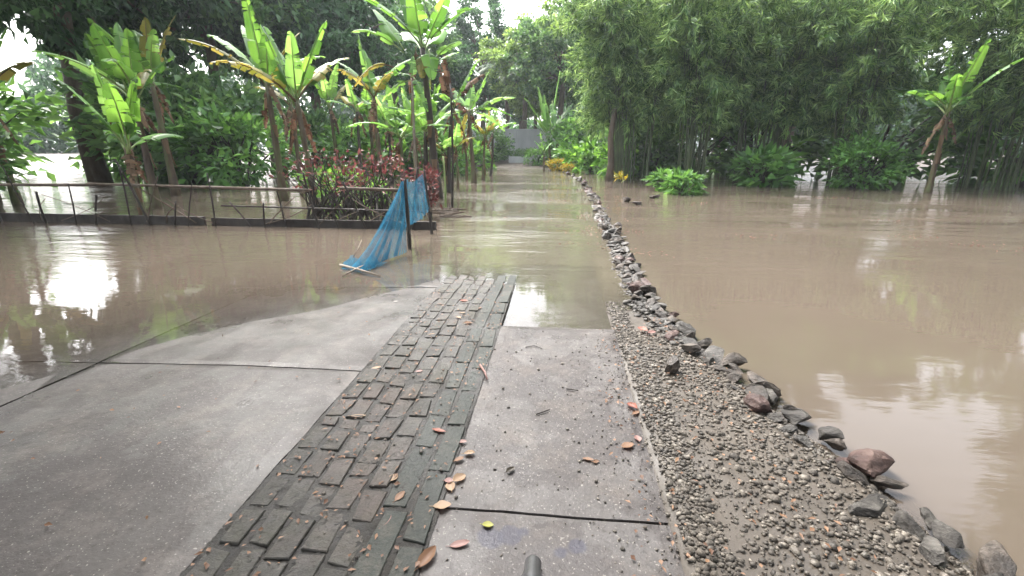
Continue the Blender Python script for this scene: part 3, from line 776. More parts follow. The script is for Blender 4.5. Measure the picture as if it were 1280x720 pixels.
# the garden goes on left of the strip
for i, (x, y, h, r_, L_, lab) in enumerate([
    (-6.2, 11.5, 2.6, .1, 1.9, 'banana behind the stick fence three steps left of the red shrub'),
    (-8.1, 13.2, 3.2, .11, 2.1, 'tall banana with full crown in the middle of the left garden'),
    (-10.2, 11.0, 2.7, .1, 1.9, 'banana at the left garden before the largest shade tree'),
    (-12.4, 14.2, 3.4, .12, 2.2, 'tall banana near the trunk of the left shade tree'),
    (-9.4, 16.6, 3.0, .1, 2.0, 'banana in the second rank of the left garden'),
    (-6.9, 18.0, 3.3, .11, 2.0, 'tall banana deep in the garden left of the tallest one'),
    (-14.8, 11.5, 2.8, .1, 2.0, 'banana close to the left edge in front of dark trees'),
    (-16.0, 16.5, 3.4, .12, 2.2, 'banana at the back left corner of the garden'),
    (-8.6, 8.9, 1.5, .07, 1.4, 'short young banana right behind the fence boards at left'),
    (-12.0, 8.6, 1.8, .08, 1.5, 'short young banana near the left end of the fence'),
    (-6.5, 24.0, 3.2, .11, 2.0, 'distant banana in the left garden facing the grey wall'),
    (-10.5, 22.0, 3.3, .11, 2.0, 'distant banana left of the one that faces the wall')]):
    cr = Vector((x + random.uniform(-.2, .2), y, h)); banana((x, y, 0), cr, r_, auto_leaves(cr, L_, 8, 150 + i, 'gggly', .52), lab, 170 + i)
for i, (x, y, h, r_, L_, lab) in enumerate([
    (12.6, 17.5, 2.6, .1, 2.0, 'banana at the right bank in front of the bamboo'),
    (15.5, 15.0, 2.8, .1, 2.0, 'banana at the far right bank near the shade tree')]):
    cr = Vector((x, y, h)); banana((x, y, 0), cr, r_, auto_leaves(cr, L_, 8, 250 + i, 'gggl', .52), lab, 270 + i, group='banana plants on the right bank')

# ------------------------------------------------------------------ fence, net and red shrub
def pole(name, a, b_, r, m, label, cat, bow=.02, parent=None):
    a = Vector(a); b_ = Vector(b_); mb = MB(); n = 7; rr = random.Random(hash(label) % 999)
    s = Vector((rr.uniform(-1, 1), rr.uniform(-1, 1), rr.uniform(-.3, .3))) * bow
    mb.tube([a.lerp(b_, i / n) + s * math.sin(math.pi * i / n) for i in range(n + 1)], [r * rr.uniform(.85, 1.1) * (1 - .25 * i / n) for i in range(n + 1)], 8)
    o = mb.build(name, m, parent, smooth=True)
    if not parent: tag(o, label, cat)
    return o
p1 = gp(512, 311); t1 = at(506, 224, p1.y - .05)
p2 = gp(540, 292); t2 = at(530, 212, p2.y)
pole('stake', p1 - Vector((0, 0, .15)), t1, .034, M['stick'], 'dark front stake that holds up the blue net', 'stake', .01)
pole('stake', p2 - Vector((0, 0, .15)), t2, .028, M['stick'], 'thin dark stake behind the net nearest the lane', 'stake', .01)
p3 = gp(565, 258)
pole('stake', p3 - Vector((0, 0, .15)), at(563, 104, p3.y), .03, M['stick'], 'tall thin bare stake standing in the water by the driftwood', 'stake', .06)
p4 = gp(557, 262)
pole('stake', p4 - Vector((0, 0, .15)), at(554, 195, p4.y), .03, M['petiole'], 'short pale green stake left of the tall thin one', 'stake', .03)
fence = empty('stick_fence', (-2.4, 8.5, 0)); tag(fence, 'low rickety fence of dark boards and crooked sticks on the garden edge', 'fence')
def loc(v): return Vector(v) - Vector((-2.4, 8.5, 0))
mb = MB(); mb.box(loc((-4.6, 8.62, .05)), (4.6, .05, .2), R(-.8), jit=.01); mb.build('board', M['stick'], fence)
mb = MB(); mb.box(loc((-9.4, 8.7, .06)), (4.7, .05, .22), R(-1), jit=.01); mb.build('board', M['stick'], fence)
mb = MB(); mb.box(loc((-14.0, 8.8, .05)), (4.4, .05, .2), R(-1), jit=.01); mb.build('board', M['stick'], fence)
pole('rail', loc(at(500, 238, 8.4)), loc(at(425, 235, 8.5)), .035, M['bark'], '', '', .03, fence)
pole('rail', loc((-4.7, 8.5, .72)), loc((-9.4, 8.6, .8)), .032, M['bark'], '', '', .06, fence)
pole('rail', loc((-9.2, 8.55, .78)), loc((-15, 8.8, .74)), .032, M['bark'], '', '', .06, fence)
pole('rail', loc((-2.5, 8.45, .35)), loc((-6.6, 8.6, .4)), .02, M['stick'], '', '', .05, fence)
for i in range(24):
    x = -3.0 - i * .52 + random.uniform(-.25, .25)
    pole('picket', loc((x, 8.53, -.1)), loc((x + random.uniform(-.35, .35), 8.5 + random.uniform(-.15, .15), random.uniform(.45, 1.3))), random.uniform(.012, .028), M['stick'], 'p%d' % i, '', .03, fence)
for i in range(18):
    x = -3.0 - i * .6 + random.uniform(-.3, .3)
    pole('brace', loc((x, 8.6, .05)), loc((x + random.choice((-1, 1)) * random.uniform(.3, 1.3), 8.45, random.uniform(.3, 1.0))), random.uniform(.007, .015), M['bark'], 'q%d' % i, '', .12, fence)

def net_mat():
    m, t, L = mat('blue_net')
    tc = N(t, 'TexCoord'); 
    mp = N(t, 'Mapping'); L(tc.outputs['UV'], mp.inputs[0]); mp.inputs['Scale'].default_value = (90, 90, 1)
    sx = N(t, 'SeparateXYZ'); L(mp.outputs[0], sx.inputs[0])
    outs = []
    for k in (0, 1):
        fr = N(t, 'Math', operation='FRACT'); L(sx.outputs[k], fr.inputs[0])
        lt = N(t, 'Math', operation='LESS_THAN'); L(fr.outputs[0], lt.inputs[0]); lt.inputs[1].default_value = .3; outs.append(lt)
    mx_ = N(t, 'Math', operation='MAXIMUM'); L(outs[0].outputs[0], mx_.inputs[0]); L(outs[1].outputs[0], mx_.inputs[1])
    nz = noise(t, 9, 4); col = ramp(t, nz.outputs[0], [(.3, (.02, .11, .2)), (.7, (.06, .24, .36))])
    df = N(t, 'BsdfDiffuse'); L(col.outputs[0], df.inputs[0])
    tl = N(t, 'BsdfTranslucent'); L(col.outputs[0], tl.inputs[0])
    a = N(t, 'MixShader'); a.inputs[0].default_value = .45; L(df.outputs[0], a.inputs[1]); L(tl.outputs[0], a.inputs[2])
    tp = N(t, 'BsdfTransparent'); mm = N(t, 'MixShader'); L(mx_.outputs[0], mm.inputs[0]); L(tp.outputs[0], mm.inputs[1]); L(a.outputs[0], mm.inputs[2])
    o = N(t, 'OutputMaterial'); L(mm.outputs[0], o.inputs[0])
    return m
M['net'] = net_mat()
def net_sheet(name, top, bot, label, folds=7, amp=.07, parent=None):
    nu, nv = 60, 44; top = [Vector(p) for p in top]; bot = [Vector(p) for p in bot]
    def poly(P, u):
        k = u * (len(P) - 1); i = min(int(k), len(P) - 2); return P[i].lerp(P[i + 1], k - i)
    vs = []; uv = []
    rr = random.Random(len(label)); ph = [rr.uniform(0, 6.28) for _ in range(4)]
    for j in range(nv + 1):
        v = j / nv
        for i in range(nu + 1):
            u = i / nu; a = poly(top, u); b_ = poly(bot, u); p = a.lerp(b_, v)
            f = math.sin(u * folds * 6.28 + ph[0] + 2.2 * v) + .6 * math.sin(u * folds * 10.1 + ph[1] - 3 * v)
            sag = -.1 * math.sin(math.pi * v) ; env = .25 + v
            p = p + Vector((.4 * f * amp * env, f * amp * env, sag * .9 + .35 * f * amp * env * (1 - v)))
            p.z = max(p.z, .006 + .02 * abs(f) * v)
            vs.append(p); uv.append((u * 1.0, v * 1.3))
    fs = [(j * (nu + 1) + i, j * (nu + 1) + i + 1, (j + 1) * (nu + 1) + i + 1, (j + 1) * (nu + 1) + i) for j in range(nv) for i in range(nu)]
    me = bpy.data.meshes.new(name); me.from_pydata(vs, [], fs); me.materials.append(M['net'])
    ul = me.uv_layers.new(name='UVMap')
    for lp in me.loops: ul.data[lp.index].uv = uv[lp.vertex_index]
    me.polygons.foreach_set('use_smooth', [True] * len(fs)); me.update()
    o = link(name, me, parent)
    if label: tag(o, label, 'net')
    return o
ta = t1 + Vector((-.04, -.03, -.03)); tb = t2 + Vector((-.02, 0, -.06))
netroot = empty('blue_net', (-2.5, 6.6, 0)); tag(netroot, 'blue garden net draped from the dark stakes down into the water', 'net')
nb = Vector((-2.5, 6.6, 0))
LL = lambda pts: [Vector(p) - nb for p in pts]
net_sheet('draped_sheet', LL([ta + Vector((-.1, .3, -.05)), ta, ta.lerp(tb, .3)]), LL([gp(438, 332, .02), gp(458, 338, .02), gp(480, 326, .02), gp(503, 318, .02)]), '', 5, .05, netroot)
net_sheet('hanging_sheet', LL([ta, ta.lerp(tb, .5) - Vector((0, 0, .08)), tb]), LL([p1 + Vector((-.1, .1, .3)), p1.lerp(p2, .5) + Vector((0, 0, .35)), p2 + Vector((-.02, 0, .45))]), '', 6, .03, netroot)
net_sheet('trailing_hem', LL([gp(470, 318, .05), gp(450, 325, .06), gp(438, 318, .04)]), LL([gp(478, 332, .01), gp(455, 340, .01), gp(425, 335, .01)]), '', 4, .05, netroot)

def shrub_mesh(name, n, rx, rz, zc, L, W, m, seed, tri=None, clusters=26, droop=-.2):
    r = np.random.default_rng(seed)
    C = nrm(r.normal(size=(clusters, 3))) * r.uniform(.35, 1, (clusters, 1)) ** .6 * (rx, rx, rz); C[:, 2] += zc
    C = C[C[:, 2] > .08 * zc]
    k = r.integers(0, len(C), n); P = C[k] + r.normal(size=(n, 3)) * (rx * .17, rx * .17, rz * .17)
    D = P - (0, 0, zc * .6); D = nrm(D) + r.normal(size=(n, 3)) * .6; D[:, 2] += droop
    return leaf_cards(name, P, D, r.uniform(.6, 1.3, n) * L, r.uniform(.7, 1.2, n) * W, m, r), C
def twigs_for(C, r0, n=12, seed=0, z0=0, spread_=.06):
    b = MB(); rr = random.Random(seed)
    for c in rr.sample(list(C), min(n, len(C))):
        s = Vector((rr.uniform(-spread_, spread_), rr.uniform(-spread_, spread_), z0)); e = Vector(c)
        m_ = s.lerp(e, .5) + Vector((rr.uniform(-.1, .1), rr.uniform(-.1, .1), .1 * e.z))
        b.tube([s, m_, e], [r0, r0 * .6, r0 * .2], 5)
    return b
shr_cache = {}
def shrub(loc_, size, kind, label, group=None, rz=0, name='shrub'):
    key = kind
    if key not in shr_cache:
        sp = {'round': (1500, 1, .75, .8, .2, .09, 'bush'), 'dark': (1900, 1, .8, .85, .17, .08, 'tree_mid'), 'broad': (380, .9, .6, .65, .42, .2, 'bush'), 'yg': (700, .8, .4, .42, .22, .08, 'yg_leaf'),
              'taro': (330, .9, .55, .6, .36, .17, 'ban')}[kind]
        me, C = shrub_mesh('foliage', sp[0], sp[1], sp[2], sp[3], sp[4], sp[5], M[sp[6]], len(kind) * 7)
        tb_ = twigs_for(C, .03, 16, 3); tm = tb_.build('tmp', M['stick']).data; bpy.data.objects.remove(bpy.data.objects['tmp'])
        shr_cache[key] = (me, tm)
    me, tm = shr_cache[key]
    root = empty(name, loc_, rz); root.scale = (size[0], size[0], size[1]); tag(root, label, 'shrub', group)
    link('foliage', me, root); link('stem', tm, root)
    return root
# red shrub
rroot = empty('red_shrub', (at(468, 240, 9.6).x, 9.6, -.05)); tag(rroot, 'shrub with dark red leaves and bare brown branches behind the stick fence', 'shrub')
rme, rC = shrub_mesh('foliage', 230, .9, .4, 1.05, .12, .06, M['red_leaf'], 4, clusters=60)
link('foliage', rme, rroot); twigs_for(rC, .02, 58, 5, 0, .75).build('branch', M['stick'], rroot)
rroot2 = empty('red_shrub', (at(440, 240, 9.9).x - .5, 9.9, -.05), 2); tag(rroot2, 'second dark red shrub just left of the first behind the fence rail', 'shrub')
link('foliage', rme, rroot2); twigs_for(rC, .02, 50, 8, 0, .6).build('branch', M['stick'], rroot2)
rroot3 = empty('red_shrub', (at(534, 240, 10.2).x, 10.2, -.05)); tag(rroot3, 'small tuft of dark red leaves around the stake by the lane', 'shrub')
rme3, rC3 = shrub_mesh('foliage', 260, .3, .35, .7, .13, .07, M['red_leaf'], 14, clusters=12)
link('foliage', rme3, rroot3); twigs_for(rC3, .012, 10, 9, 0, .1).build('branch', M['stick'], rroot3)

# ------------------------------------------------------------------ far end: wall, low block, shrubs
wallr = empty('garden_wall', (-5, 44, .3)); tag(wallr, 'pale grey rendered wall closing off the far end of the lane', 'wall')
mb = MB(); mb.box((0, .0, 1.2), (22, .18, 2.9)); mb.build('wall_panel', M['wall'], wallr)
mb = MB(); mb.box((0, 0, 2.71), (22.1, .28, .12)); mb.build('coping', M['wall'], wallr)
for x in (-8, -4.0, -.9, 1.0, 4.2, 7.5):
    mb = MB(); mb.box((x, -.12, 1.2), (.3, .2, 2.88)); mb.build('pier', M['wall'], wallr)
bp_ = at(650, 203, 40); mb = MB(); mb.box((bp_.x, 40, .38), (1.9, .5, .75), R(3), jit=.02)
tag(mb.build('concrete_block', M['wall']), 'low grey concrete block where the lane meets the wall', 'block')
S_ = [(at(655, 198, 42), (.9, .6), 'dark', 'dark bush in front of the wall behind the concrete block'),
      (at(628, 198, 43), (.8, .55), 'dark', 'dark bush at the left foot of the wall'),
      (at(672, 198, 38), (1.0, .8), 'round', 'bright low bush between concrete block and large banana'),
      (at(700, 212, 32), (1.0, .95), 'yg', 'yellow green shrub at the right bend of the lane'),
      (at(712, 213, 30.5), (.7, .7), 'yg', 'smaller orange tinged yellow shrub nearest the stone row'),
      (at(722, 205, 33), (1.5, 1.5), 'taro', 'big leaved bush right of the yellow shrub'),
      (at(742, 212, 29), (1.5, 1.6), 'taro', 'big leaved bush at the left foot of the bamboo'),
      (at(735, 200, 35), (2.2, 2.4), 'round', 'rounded green bush behind the big leaved ones'),
      (at(710, 200, 37), (2.0, 2.2), 'round', 'rounded green bush right behind the large banana'),
      (at(836, 238, 17.5), (.62, .6), 'broad', 'bright leafy bush over the right bank at the water'),
      (at(852, 243, 16.4), (.7, .6), 'broad', 'second bright leafy bush nearest camera on right bank'),
      (at(780, 216, 26), (1.5, 1.5), 'taro', 'leafy undergrowth plant behind the bamboo culms'),
      (at(815, 216, 26), (1.6, 1.5), 'dark', 'dark undergrowth bush behind the bamboo at right'),
      (at(560, 215, 27), (1.8, 1.5), 'round', 'green bush deep behind the stakes in the garden'),
      (at(590, 208, 33), (1.8, 1.6), 'taro', 'big leaved bush deep left of the grey wall'),
      (at(525, 212, 27), (1.9, 1.7), 'round', 'green bush deep behind the tall dark trunk'),
      (at(487, 214, 24), (1.9, 1.7), 'taro', 'big leaved bush deep behind the red shrub'),
      (at(455, 214, 24), (2, 1.8), 'round', 'green bush deep at the left behind the fence'),
      (at(610, 203, 40), (1.8, 1.6), 'dark', 'dark bush at left end of the visible wall'),
      ]
for i, (p, sz, kd, lab) in enumerate(S_):
    z = float(bed(p.x, p.y)); shrub((p.x, p.y, max(z, -.1)), sz, kd, lab, rz=i * 1.3)
# low sprout in the water
sp_ = gp(778, 240); root = empty('water_sprout', sp_); tag(root, 'tiny pale sprout on a stick poking from the brown water', 'plant')
mb = MB(); mb.tube([(0, 0, -.1), (.02, 0, .25), (.0, 0, .5)], [.02, .015, .01], 6); mb.build('stem', M['pale_stick'], root)
me, _c = shrub_mesh('foliage', 34, .3, .1, .5, .22, .1, M['yg_leaf'], 2, clusters=6); link('foliage', me, root)

# ------------------------------------------------------------------ bamboo
def bamboo_clump(seed, nc, h, spread_b, lean):
    r = np.random.default_rng(seed); rr = random.Random(seed)
    culms = []; P = []; D = []
    for i in range(nc):
        a = rr.uniform(0, 6.28); q = rr.random() ** .6 * spread_b
        b0 = Vector((q * math.cos(a) * 1.4, q * math.sin(a) * .7, -.1)); hh = h * rr.uniform(.7, 1.05)
        out = Vector((math.cos(a), math.sin(a), 0)) * rr.uniform(.3, 1) * lean
        pts = []; 
        for k in range(15):
            t = k / 14; pts.append(b0 + Vector((0, 0, hh * (t - .22 * t ** 3.2))) + out * (t ** 2.3) * hh * .5)
        mb = MB(); r0 = rr.uniform(.03, .05)
        mb.tube(pts, [r0 * (1 - .85 * k / 14) for k in range(15)], 7)
        for k in range(1, 60):                         # node rings
            t = k * .38 / hh
            if t > .75: break
            kk = t * 14; i0 = int(kk); p = pts[i0].lerp(pts[i0 + 1], kk - i0); rd = r0 * (1 - .85 * t) * 1.25
            mb.tube([p - Vector((0, 0, .012)), p + Vector((0, 0, .012))], rd, 7)
        culms.append(mb)
        # leafy side branches
        nb_ = int(21 * hh / 10)
        for k in range(nb_):
            t = rr.uniform(.24, 1) ** .8
            kk = t * 13.99; i0 = int(kk); p = pts[i0].lerp(pts[i0 + 1], kk - i0)
            a2 = rr.uniform(0, 6.28); bl = rr.uniform(.6, 2.1) * (1.15 - .4 * t)
            dd = Vector((math.cos(a2), math.sin(a2), rr.uniform(.0, .5))).normalized()
            e1 = p + dd * bl * .6 ; e2 = p + dd * bl + Vector((0, 0, -.5 * bl))
            if k % 2 == 0: mb.tube([p, e1, e2], [.008, .006, .003], 4, cap=False)
            nf = 9; nl = nf * 6
            u = r.uniform(.3, 1.1, nf)[:, None]
            c = np.array(p) * (1 - u) ** 2 + 2 * np.array(e1) * u * (1 - u) + np.array(e2) * u ** 2 + r.normal(size=(nf, 3)) * .1
            P.append(np.repeat(c, 6, 0) + r.normal(size=(nl, 3)) * .035)
            d0 = r.normal(size=(nf, 3)) * .45 + np.array(dd) * .55; d0[:, 2] -= .6
            D.append(np.repeat(d0, 6, 0) + r.normal(size=(nl, 3)) * .33)
    P = np.concatenate(P); D = np.concatenate(D); n = len(P)
    return culms, leaf_cards('foliage', P, D, r.uniform(.26, .5, n), r.uniform(.035, .065, n), M['bam'], r, .2, .5)
variants = []
def put_bamboo(vi, loc_, rz, s, label):
    root = empty('bamboo_clump', loc_, rz); root.scale = (s, s, s); tag(root, label, 'bamboo', 'bamboo clumps on the right bank')
    cm, fm = variants[vi]
    for m_ in cm: link('culm', m_, root)
    link('foliage', fm, root)
for sd in (1, 2, 3):
    cs, fm = bamboo_clump(sd, 26, 11.5, 1.0, .62)
    ms = []
    for c_ in cs:
        o = c_.build('culm', M['culm'], smooth=False); ms.append(o.data); bpy.data.objects.remove(o)
    variants.append((ms, fm))
put_bamboo(0, (3.5, 23.2, -.05), 0, .93, 'tall bamboo clump arching over the lane bend, nearest the stone row')
put_bamboo(1, (5.9, 22.4, -.05), 1.2, .95, 'dense bamboo clump directly right of the arching one')
put_bamboo(2, (3.6, 31.0, -.05), 2.2, .8, 'bamboo clump farther back, pale leaves over the yellow shrub')
put_bamboo(0, (8.8, 22.8, -.05), 2.9, .95, 'third bamboo clump along the flooded field from the lane')
put_bamboo(1, (12.0, 21.5, -.05), 4.1, .92, 'fourth bamboo clump along the flooded field from the lane')
put_bamboo(2, (16.0, 19.5, -.05), 5.0, .9, 'rightmost bamboo clump at the far edge of the field')
mb = MB(); mb.tube([(0, 0, -.2), (.05, 0, .8), (-.03, .02, 1.9), (.08, 0, 3.2)], [.2, .15, .13, .1], 10)
o = mb.build('tree_stump', M['bark'], smooth=True); o.location = (gp(761, 226).x, gp(761, 226).y, 0); tag(o, 'thick dark bare trunk at the left foot of the bamboo', 'trunk')

# ------------------------------------------------------------------ trees
def tree_variant(seed, m, nclu, per, rx, rz, hc, leafL, leafW, trunk_r, droop=-.2, gap=.55):
    r = np.random.default_rng(seed); rr = random.Random(seed)
    C = nrm(r.normal(size=(nclu, 3))) * (r.uniform(gap, 1, (nclu, 1))) * (rx, rx, rz)
    C[:, 2] += hc; n = nclu * per
    rad = r.uniform(.11, .2, (nclu, 1)) * rx
    P = (C[:, None] + nrm(r.normal(size=(nclu, per, 3))) * rad[:, None] * r.uniform(.35, 1.15, (nclu, per, 1)) * (1, 1, .7)).reshape(-1, 3)
    D = nrm(P - (0, 0, hc)) * .5 + r.normal(size=(n, 3)) * .7; D[:, 2] += droop
    fm = leaf_cards('crown', P, D, r.uniform(.6, 1.3, n) * leafL, r.uniform(.6, 1.2, n) * leafW, m, r)
    b = MB(); hs_ = hc - rz * .5
    b.tube([(0, 0, -.4), (.02 * hc, 0, hs_ * .4), (-.01 * hc, .02 * hc, hs_), (0, 0, hc + rz * .3)], [trunk_r * 1.5, trunk_r, trunk_r * .8, trunk_r * .3], 10)
    for c in rr.sample([tuple(q) for q in C], min(len(C), 34)):
        c = Vector(c); s = Vector((0, 0, hs_ + rr.uniform(-.1, .5) * rz)); mid = s.lerp(c, .5) + Vector((0, 0, .08 * rz))
        b.tube([s, mid, c], [trunk_r * .42, trunk_r * .25, trunk_r * .08], 6)
    o = b.build('tmp', M['bark'], smooth=True); tm = o.data; bpy.data.objects.remove(o)
    return fm, tm
TV = {
    'dark': tree_variant(21, M['tree_dark'], 105, 110, 4.6, 4.0, 8.6, .42, .22, .3),
    'dark2': tree_variant(22, M['tree_dark'], 80, 110, 3.6, 5.2, 9.0, .40, .2, .26),
    'mid': tree_variant(23, M['tree_mid'], 100, 110, 4.4, 3.8, 8.4, .36, .2, .26),
    'light': tree_variant(24, M['tree_light'], 90, 100, 3.8, 3.2, 7.5, .36, .18, .22),
    'loose': tree_variant(25, M['tree_mid'], 46, 90, 4.2, 3.6, 9.4, .34, .17, .24, gap=.4),
    'airy': tree_variant(27, M['tree_light'], 40, 95, 4.6, 4.2, 10.2, .3, .14, .2, gap=.35),
    'near': tree_variant(26, M['tree_dark'], 190, 190, 5.6, 3.4, 8.6, .24, .11, .34),
}
def tree(x, y, s, kind, label, rz=0, group='trees around the flooded garden', cat='tree'):
    z = float(bed(x, y)); root = empty('tree', (x, y, z), rz); root.scale = (s, s, s)
    tag(root, label, cat, group); fm, tm = TV[kind]; link('crown', fm, root); link('trunk', tm, root)
def tp(px, py, Y): return at(px, py, Y).x
TR = [
    # seen between the banana leaves, left of the sky gap
    (455, 34, 1.0, 'dark', 'dark dense tree behind the leftmost banana leaves'),
    (498, 40, 1.15, 'mid', 'mid green tree behind the crown of the tallest banana'),
    (548, 46, .88, 'dark', 'dark tree just left of the bright sky gap'),
    (606, 52, 1.12, 'dark2', 'narrow dark tree just right of the sky gap'),
    (635, 58, 1.08, 'loose', 'loose tree above the left half of the grey wall'),
    (668, 50, .93, 'light', 'yellow green tree above the right half of the grey wall'),
    (700, 60, 1.1, 'mid', 'mid green tree behind the large upright banana'),
    (735, 52, 1.2, 'loose', 'loose tree behind the bamboo top'),
    (657, 45, 1.12, 'light', 'bushy yellow green tree closing the view right above the wall'),
    (700, 42, 1.0, 'mid', 'mid green tree directly behind the right end of the wall'),
    (575, 60, .75, 'dark2', 'low dark tree under the bright sky gap'),
    (650, 66, .95, 'dark', 'dark tree farthest behind the grey wall'),
    (772, 28, 1.0, 'airy', 'airy yellow green tree leaning over the lane in front of the bamboo top'),
    (780, 44, 1.3, 'dark', 'dark tree hidden behind the arching bamboo'),
    (840, 44, 1.3, 'mid', 'mid green tree behind the dense bamboo clump'),
    (900, 38, 1.3, 'dark', 'dark tree behind the third bamboo clump'),
    (980, 34, 1.3, 'dark2', 'tall narrow dark tree behind the fourth bamboo clump'),
    (1060, 30, 1.25, 'dark', 'dark tree behind the rightmost bamboo'),
    (400, 30, 1.15, 'dark2', 'tall narrow dark tree behind the left garden, nearest the strip of lane'),
    (345, 30, 1.2, 'dark', 'dark wide tree behind the middle of the left garden'),
    (285, 26, 1.15, 'mid', 'mid green tree behind the left garden'),
    (215, 24, 1.2, 'dark', 'dark tree toward the left behind the garden'),
]
for i, (px, Y, s, kd, lab) in enumerate(TR): tree(tp(px, 180, Y), Y, s, kd, lab, i * 1.1)
for i, (x, y, s, kd, lab) in enumerate([
    (-17.5, 12.5, 1.1, 'near', 'broad dark shade tree standing at the left behind the fence'),
    (-23, 7, 1.1, 'dark', 'dark tree at the left edge of the view'),
    (-20, 19, 1.2, 'dark2', 'tall narrow dark tree next to the broad left shade tree'),
    (17.5, 9.5, 1.1, 'near', 'broad dark shade tree on the right bank nearest camera'),
    (21, 15, 1.1, 'dark', 'dark tree behind the right shade tree'),
    (24, 8, 1.2, 'dark2', 'dark tree at the right edge of the view'),
    (-7.8, 2.6, 1.0, 'near', 'unseen tree added for shade left of the viewpoint whose crown hangs over the side slabs'),  # from here down: out-of-view trees, added to cut skylight on the ground
    (9.0, 3.4, 1.0, 'near', 'unseen tree added for shade right of the viewpoint whose crown hangs over the brown water'),
    (-3.4, -2.4, 1.0, 'near', 'unseen tree added for shade just behind the viewpoint at left with crown overhead'),
    (3.8, -2.0, 1.0, 'near', 'unseen tree added for shade just behind the viewpoint at right with crown overhead'),
    (.8, -6.5, 1.05, 'near', 'unseen tree added for shade right behind the viewpoint over the dry path'),
    (-8.5, -6.0, 1.1, 'near', 'unseen tree added for shade behind the viewpoint at left'),
    (9.5, -6.0, 1.1, 'near', 'unseen tree added for shade behind the viewpoint at right')]): tree(x, y, s, kd, lab, i * 2.1)
# bushes along the side banks
for i, (x, y, sz, kd, lab) in enumerate([
    (11.5, 19.5, (1.3, 1.2), 'round', 'low green bush before the fourth bamboo'),
    (8.2, 20.3, (1.3, 1.1), 'broad', 'low bright bush before the third bamboo'),
    (14.8, 12.5, (1.6, 1.3), 'dark', 'dark bush on the right bank under the shade tree'),
    (16.5, 8.5, (1.8, 1.6), 'dark', 'dark bush at the foot of the right shade tree'),
    (18.5, 17.0, (1.9, 1.8), 'round', 'green bush at the back of right bank'),
    (-15.5, 9.8, (1.6, 1.4), 'dark', 'dark bush at left end of the stick fence'),
    (-18, 9.0, (2.0, 2.0), 'dark', 'dark bush at the foot of the left shade tree'),
    (-13, 18.5, (2.2, 1.9), 'round', 'green bush behind the left garden bananas'),
    (-18, 22, (2.5, 2.4), 'dark', 'large dark bush in the left back corner'),
    (-9, 27, (2.4, 2.1), 'round', 'green bush far back in the left garden'),
    (-14, 27, (2.4, 2.3), 'dark', 'dark bush far back left beside the green one'),
    (-7.5, 15, (1.0, .8), 'taro', 'low big leaved plant among the left garden bananas'),
    (-4.9, 11.2, (.7, .7), 'taro', 'low big leaved plant just behind the red shrubs'),
    ]): shrub((x, y, -.1), sz, kd, lab, rz=i * .9)
for i, (x, y, sz, kd, lab) in enumerate([
    (-21, 12.5, (3.0, 2.6), 'dark', 'large dark thicket at the far left behind the shade tree'),
    (-25, 17, (3.4, 3.2), 'round', 'large green thicket at the far left back'),
    (-16.5, 20, (3.2, 3.0), 'dark', 'large dark thicket behind the left banana rows'),
    (-22, 24, (3.6, 3.4), 'round', 'tall green thicket behind the dark one at left'),
    (-28, 10, (3.6, 3.2), 'dark', 'dark thicket cut by the left edge'),
    (14.5, 24, (3.2, 3.0), 'dark', 'dark thicket behind the fourth bamboo clump'),
    (19.5, 22, (3.4, 3.2), 'round', 'green thicket behind the rightmost bamboo'),
    (24, 18, (3.4, 3.2), 'dark', 'dark thicket beside the rightmost bamboo'),
    (22, 11.5, (3.2, 2.8), 'dark', 'dark thicket at the right edge behind the shade tree'),
    (10.5, 27, (3.2, 3.0), 'round', 'green thicket behind the third bamboo clump'),
    (6.8, 26.5, (2.8, 2.5), 'dark', 'dark thicket behind the dense bamboo clump'),
    (4.2, 26.8, (1.8, 2.0), 'dark', 'dark thicket directly behind the arching bamboo stems'),
    ]): shrub((x, y, -.1), sz, kd, lab, rz=i * .7, name='thicket')
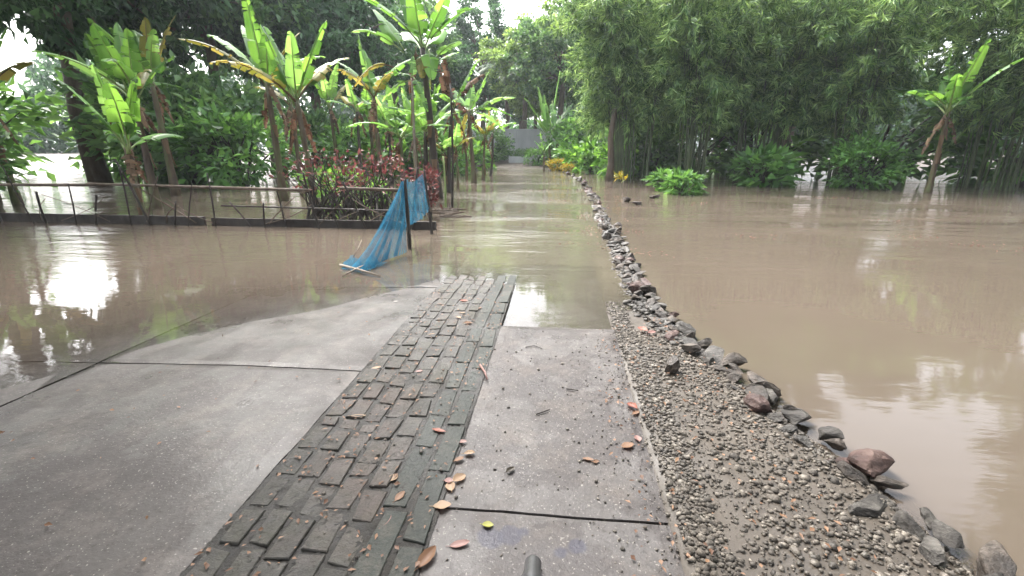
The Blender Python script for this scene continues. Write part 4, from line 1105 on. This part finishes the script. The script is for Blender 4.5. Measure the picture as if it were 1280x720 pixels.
# coconut palm seen over the wall
def palm(x, y, h, label, seed):
    rr = random.Random(seed); root = empty('palm_tree', (x, y, float(bed(x, y)))); tag(root, label, 'palm tree')
    mb = MB(); mb.tube([(0, 0, -.3), (.15, 0, h * .4), (.05, 0, h * .8), (0, 0, h)], [.24, .16, .14, .12], 10); mb.build('trunk', M['bark'], root, smooth=True)
    r = np.random.default_rng(seed)
    for i in range(17):
        a = i * 2.4; e = rr.uniform(-.3, 1.1); L_ = rr.uniform(3.0, 3.8)
        d = Vector((math.cos(a) * math.cos(e), math.sin(a) * math.cos(e), math.sin(e))); P0 = Vector((0, 0, h)); P1 = P0 + d * L_ + Vector((0, 0, -1.1))
        C_ = (P0 + d * L_ * .6) + Vector((0, 0, .5))
        fb = MB(); cur = lambda t: P0 * (1 - t) ** 2 + C_ * 2 * t * (1 - t) + P1 * t * t
        fb.tube([cur(k / 8) for k in range(9)], [.04 * (1 - .85 * k / 8) for k in range(9)], 5)
        for k in range(60):
            t = .12 + .88 * k / 60; p = cur(t); tg = (cur(min(1, t + .02)) - cur(t - .02)).normalized(); s = tg.cross(Vector((0, 0, 1))).normalized()
            for sd in (-1, 1):
                ll = .75 * math.sin(math.pi * (t * .85 + .08)) ** .6; q = (s * sd * .8 + tg * .5 + Vector((0, 0, -.55 + rr.uniform(-.2, .2)))).normalized()
                wv = tg * .025
                fb.add([p - wv, p + wv, p + q * ll], [(0, 1, 2)])
        fb.build('frond', M['frond'], root)
palm(tp(632, 180, 47), 47, 8.2, 'grey green palm with drooping fronds showing over the grey wall', 3)
palm(tp(590, 180, 62), 62, 11.5, 'tall slim palm standing far behind below the sky gap', 5)
# far mass of forest all round
r = np.random.default_rng(77); n = 90000
a = r.uniform(-1.75, 1.75, n); d = r.uniform(72, 86, n)
hgt = 9 + 3 * np.sin(a * 9) + 2 * np.sin(a * 23 + 1) + 1.5 * np.sin(a * 51)
hgt = hgt * np.where(np.abs(a + .1) < .2, .72, 1.35)
z = r.uniform(0, 1, n) ** .8 * hgt
P = np.stack([np.sin(a) * d, np.cos(a) * d, z + r.normal(size=n) * .5], 1)
me = leaf_cards('distant_woods', P, r.normal(size=(n, 3)) - (0, 0, .3), r.uniform(.7, 1.3, n), r.uniform(.35, .6, n), M['tree_dark'], r)
tag(link('distant_woods', me), 'far dark belt of woods beyond the garden', 'woods', kind='stuff')

# ------------------------------------------------------------------ damp air
def haze():
    m, t, L = mat('haze_air'); v = N(t, 'VolumePrincipled'); v.inputs['Density'].default_value = .0008
    v.inputs['Color'].default_value = (.86, .93, 1, 1); v.inputs['Anisotropy'].default_value = .2
    o = N(t, 'OutputMaterial'); L(v.outputs[0], o.inputs['Volume'])
    b = MB(); b.box((0, 140, 12), (900, 960, 27)); o = b.build('haze', m); tag(o, 'thin damp haze over the garden', 'haze', kind='stuff')
haze()
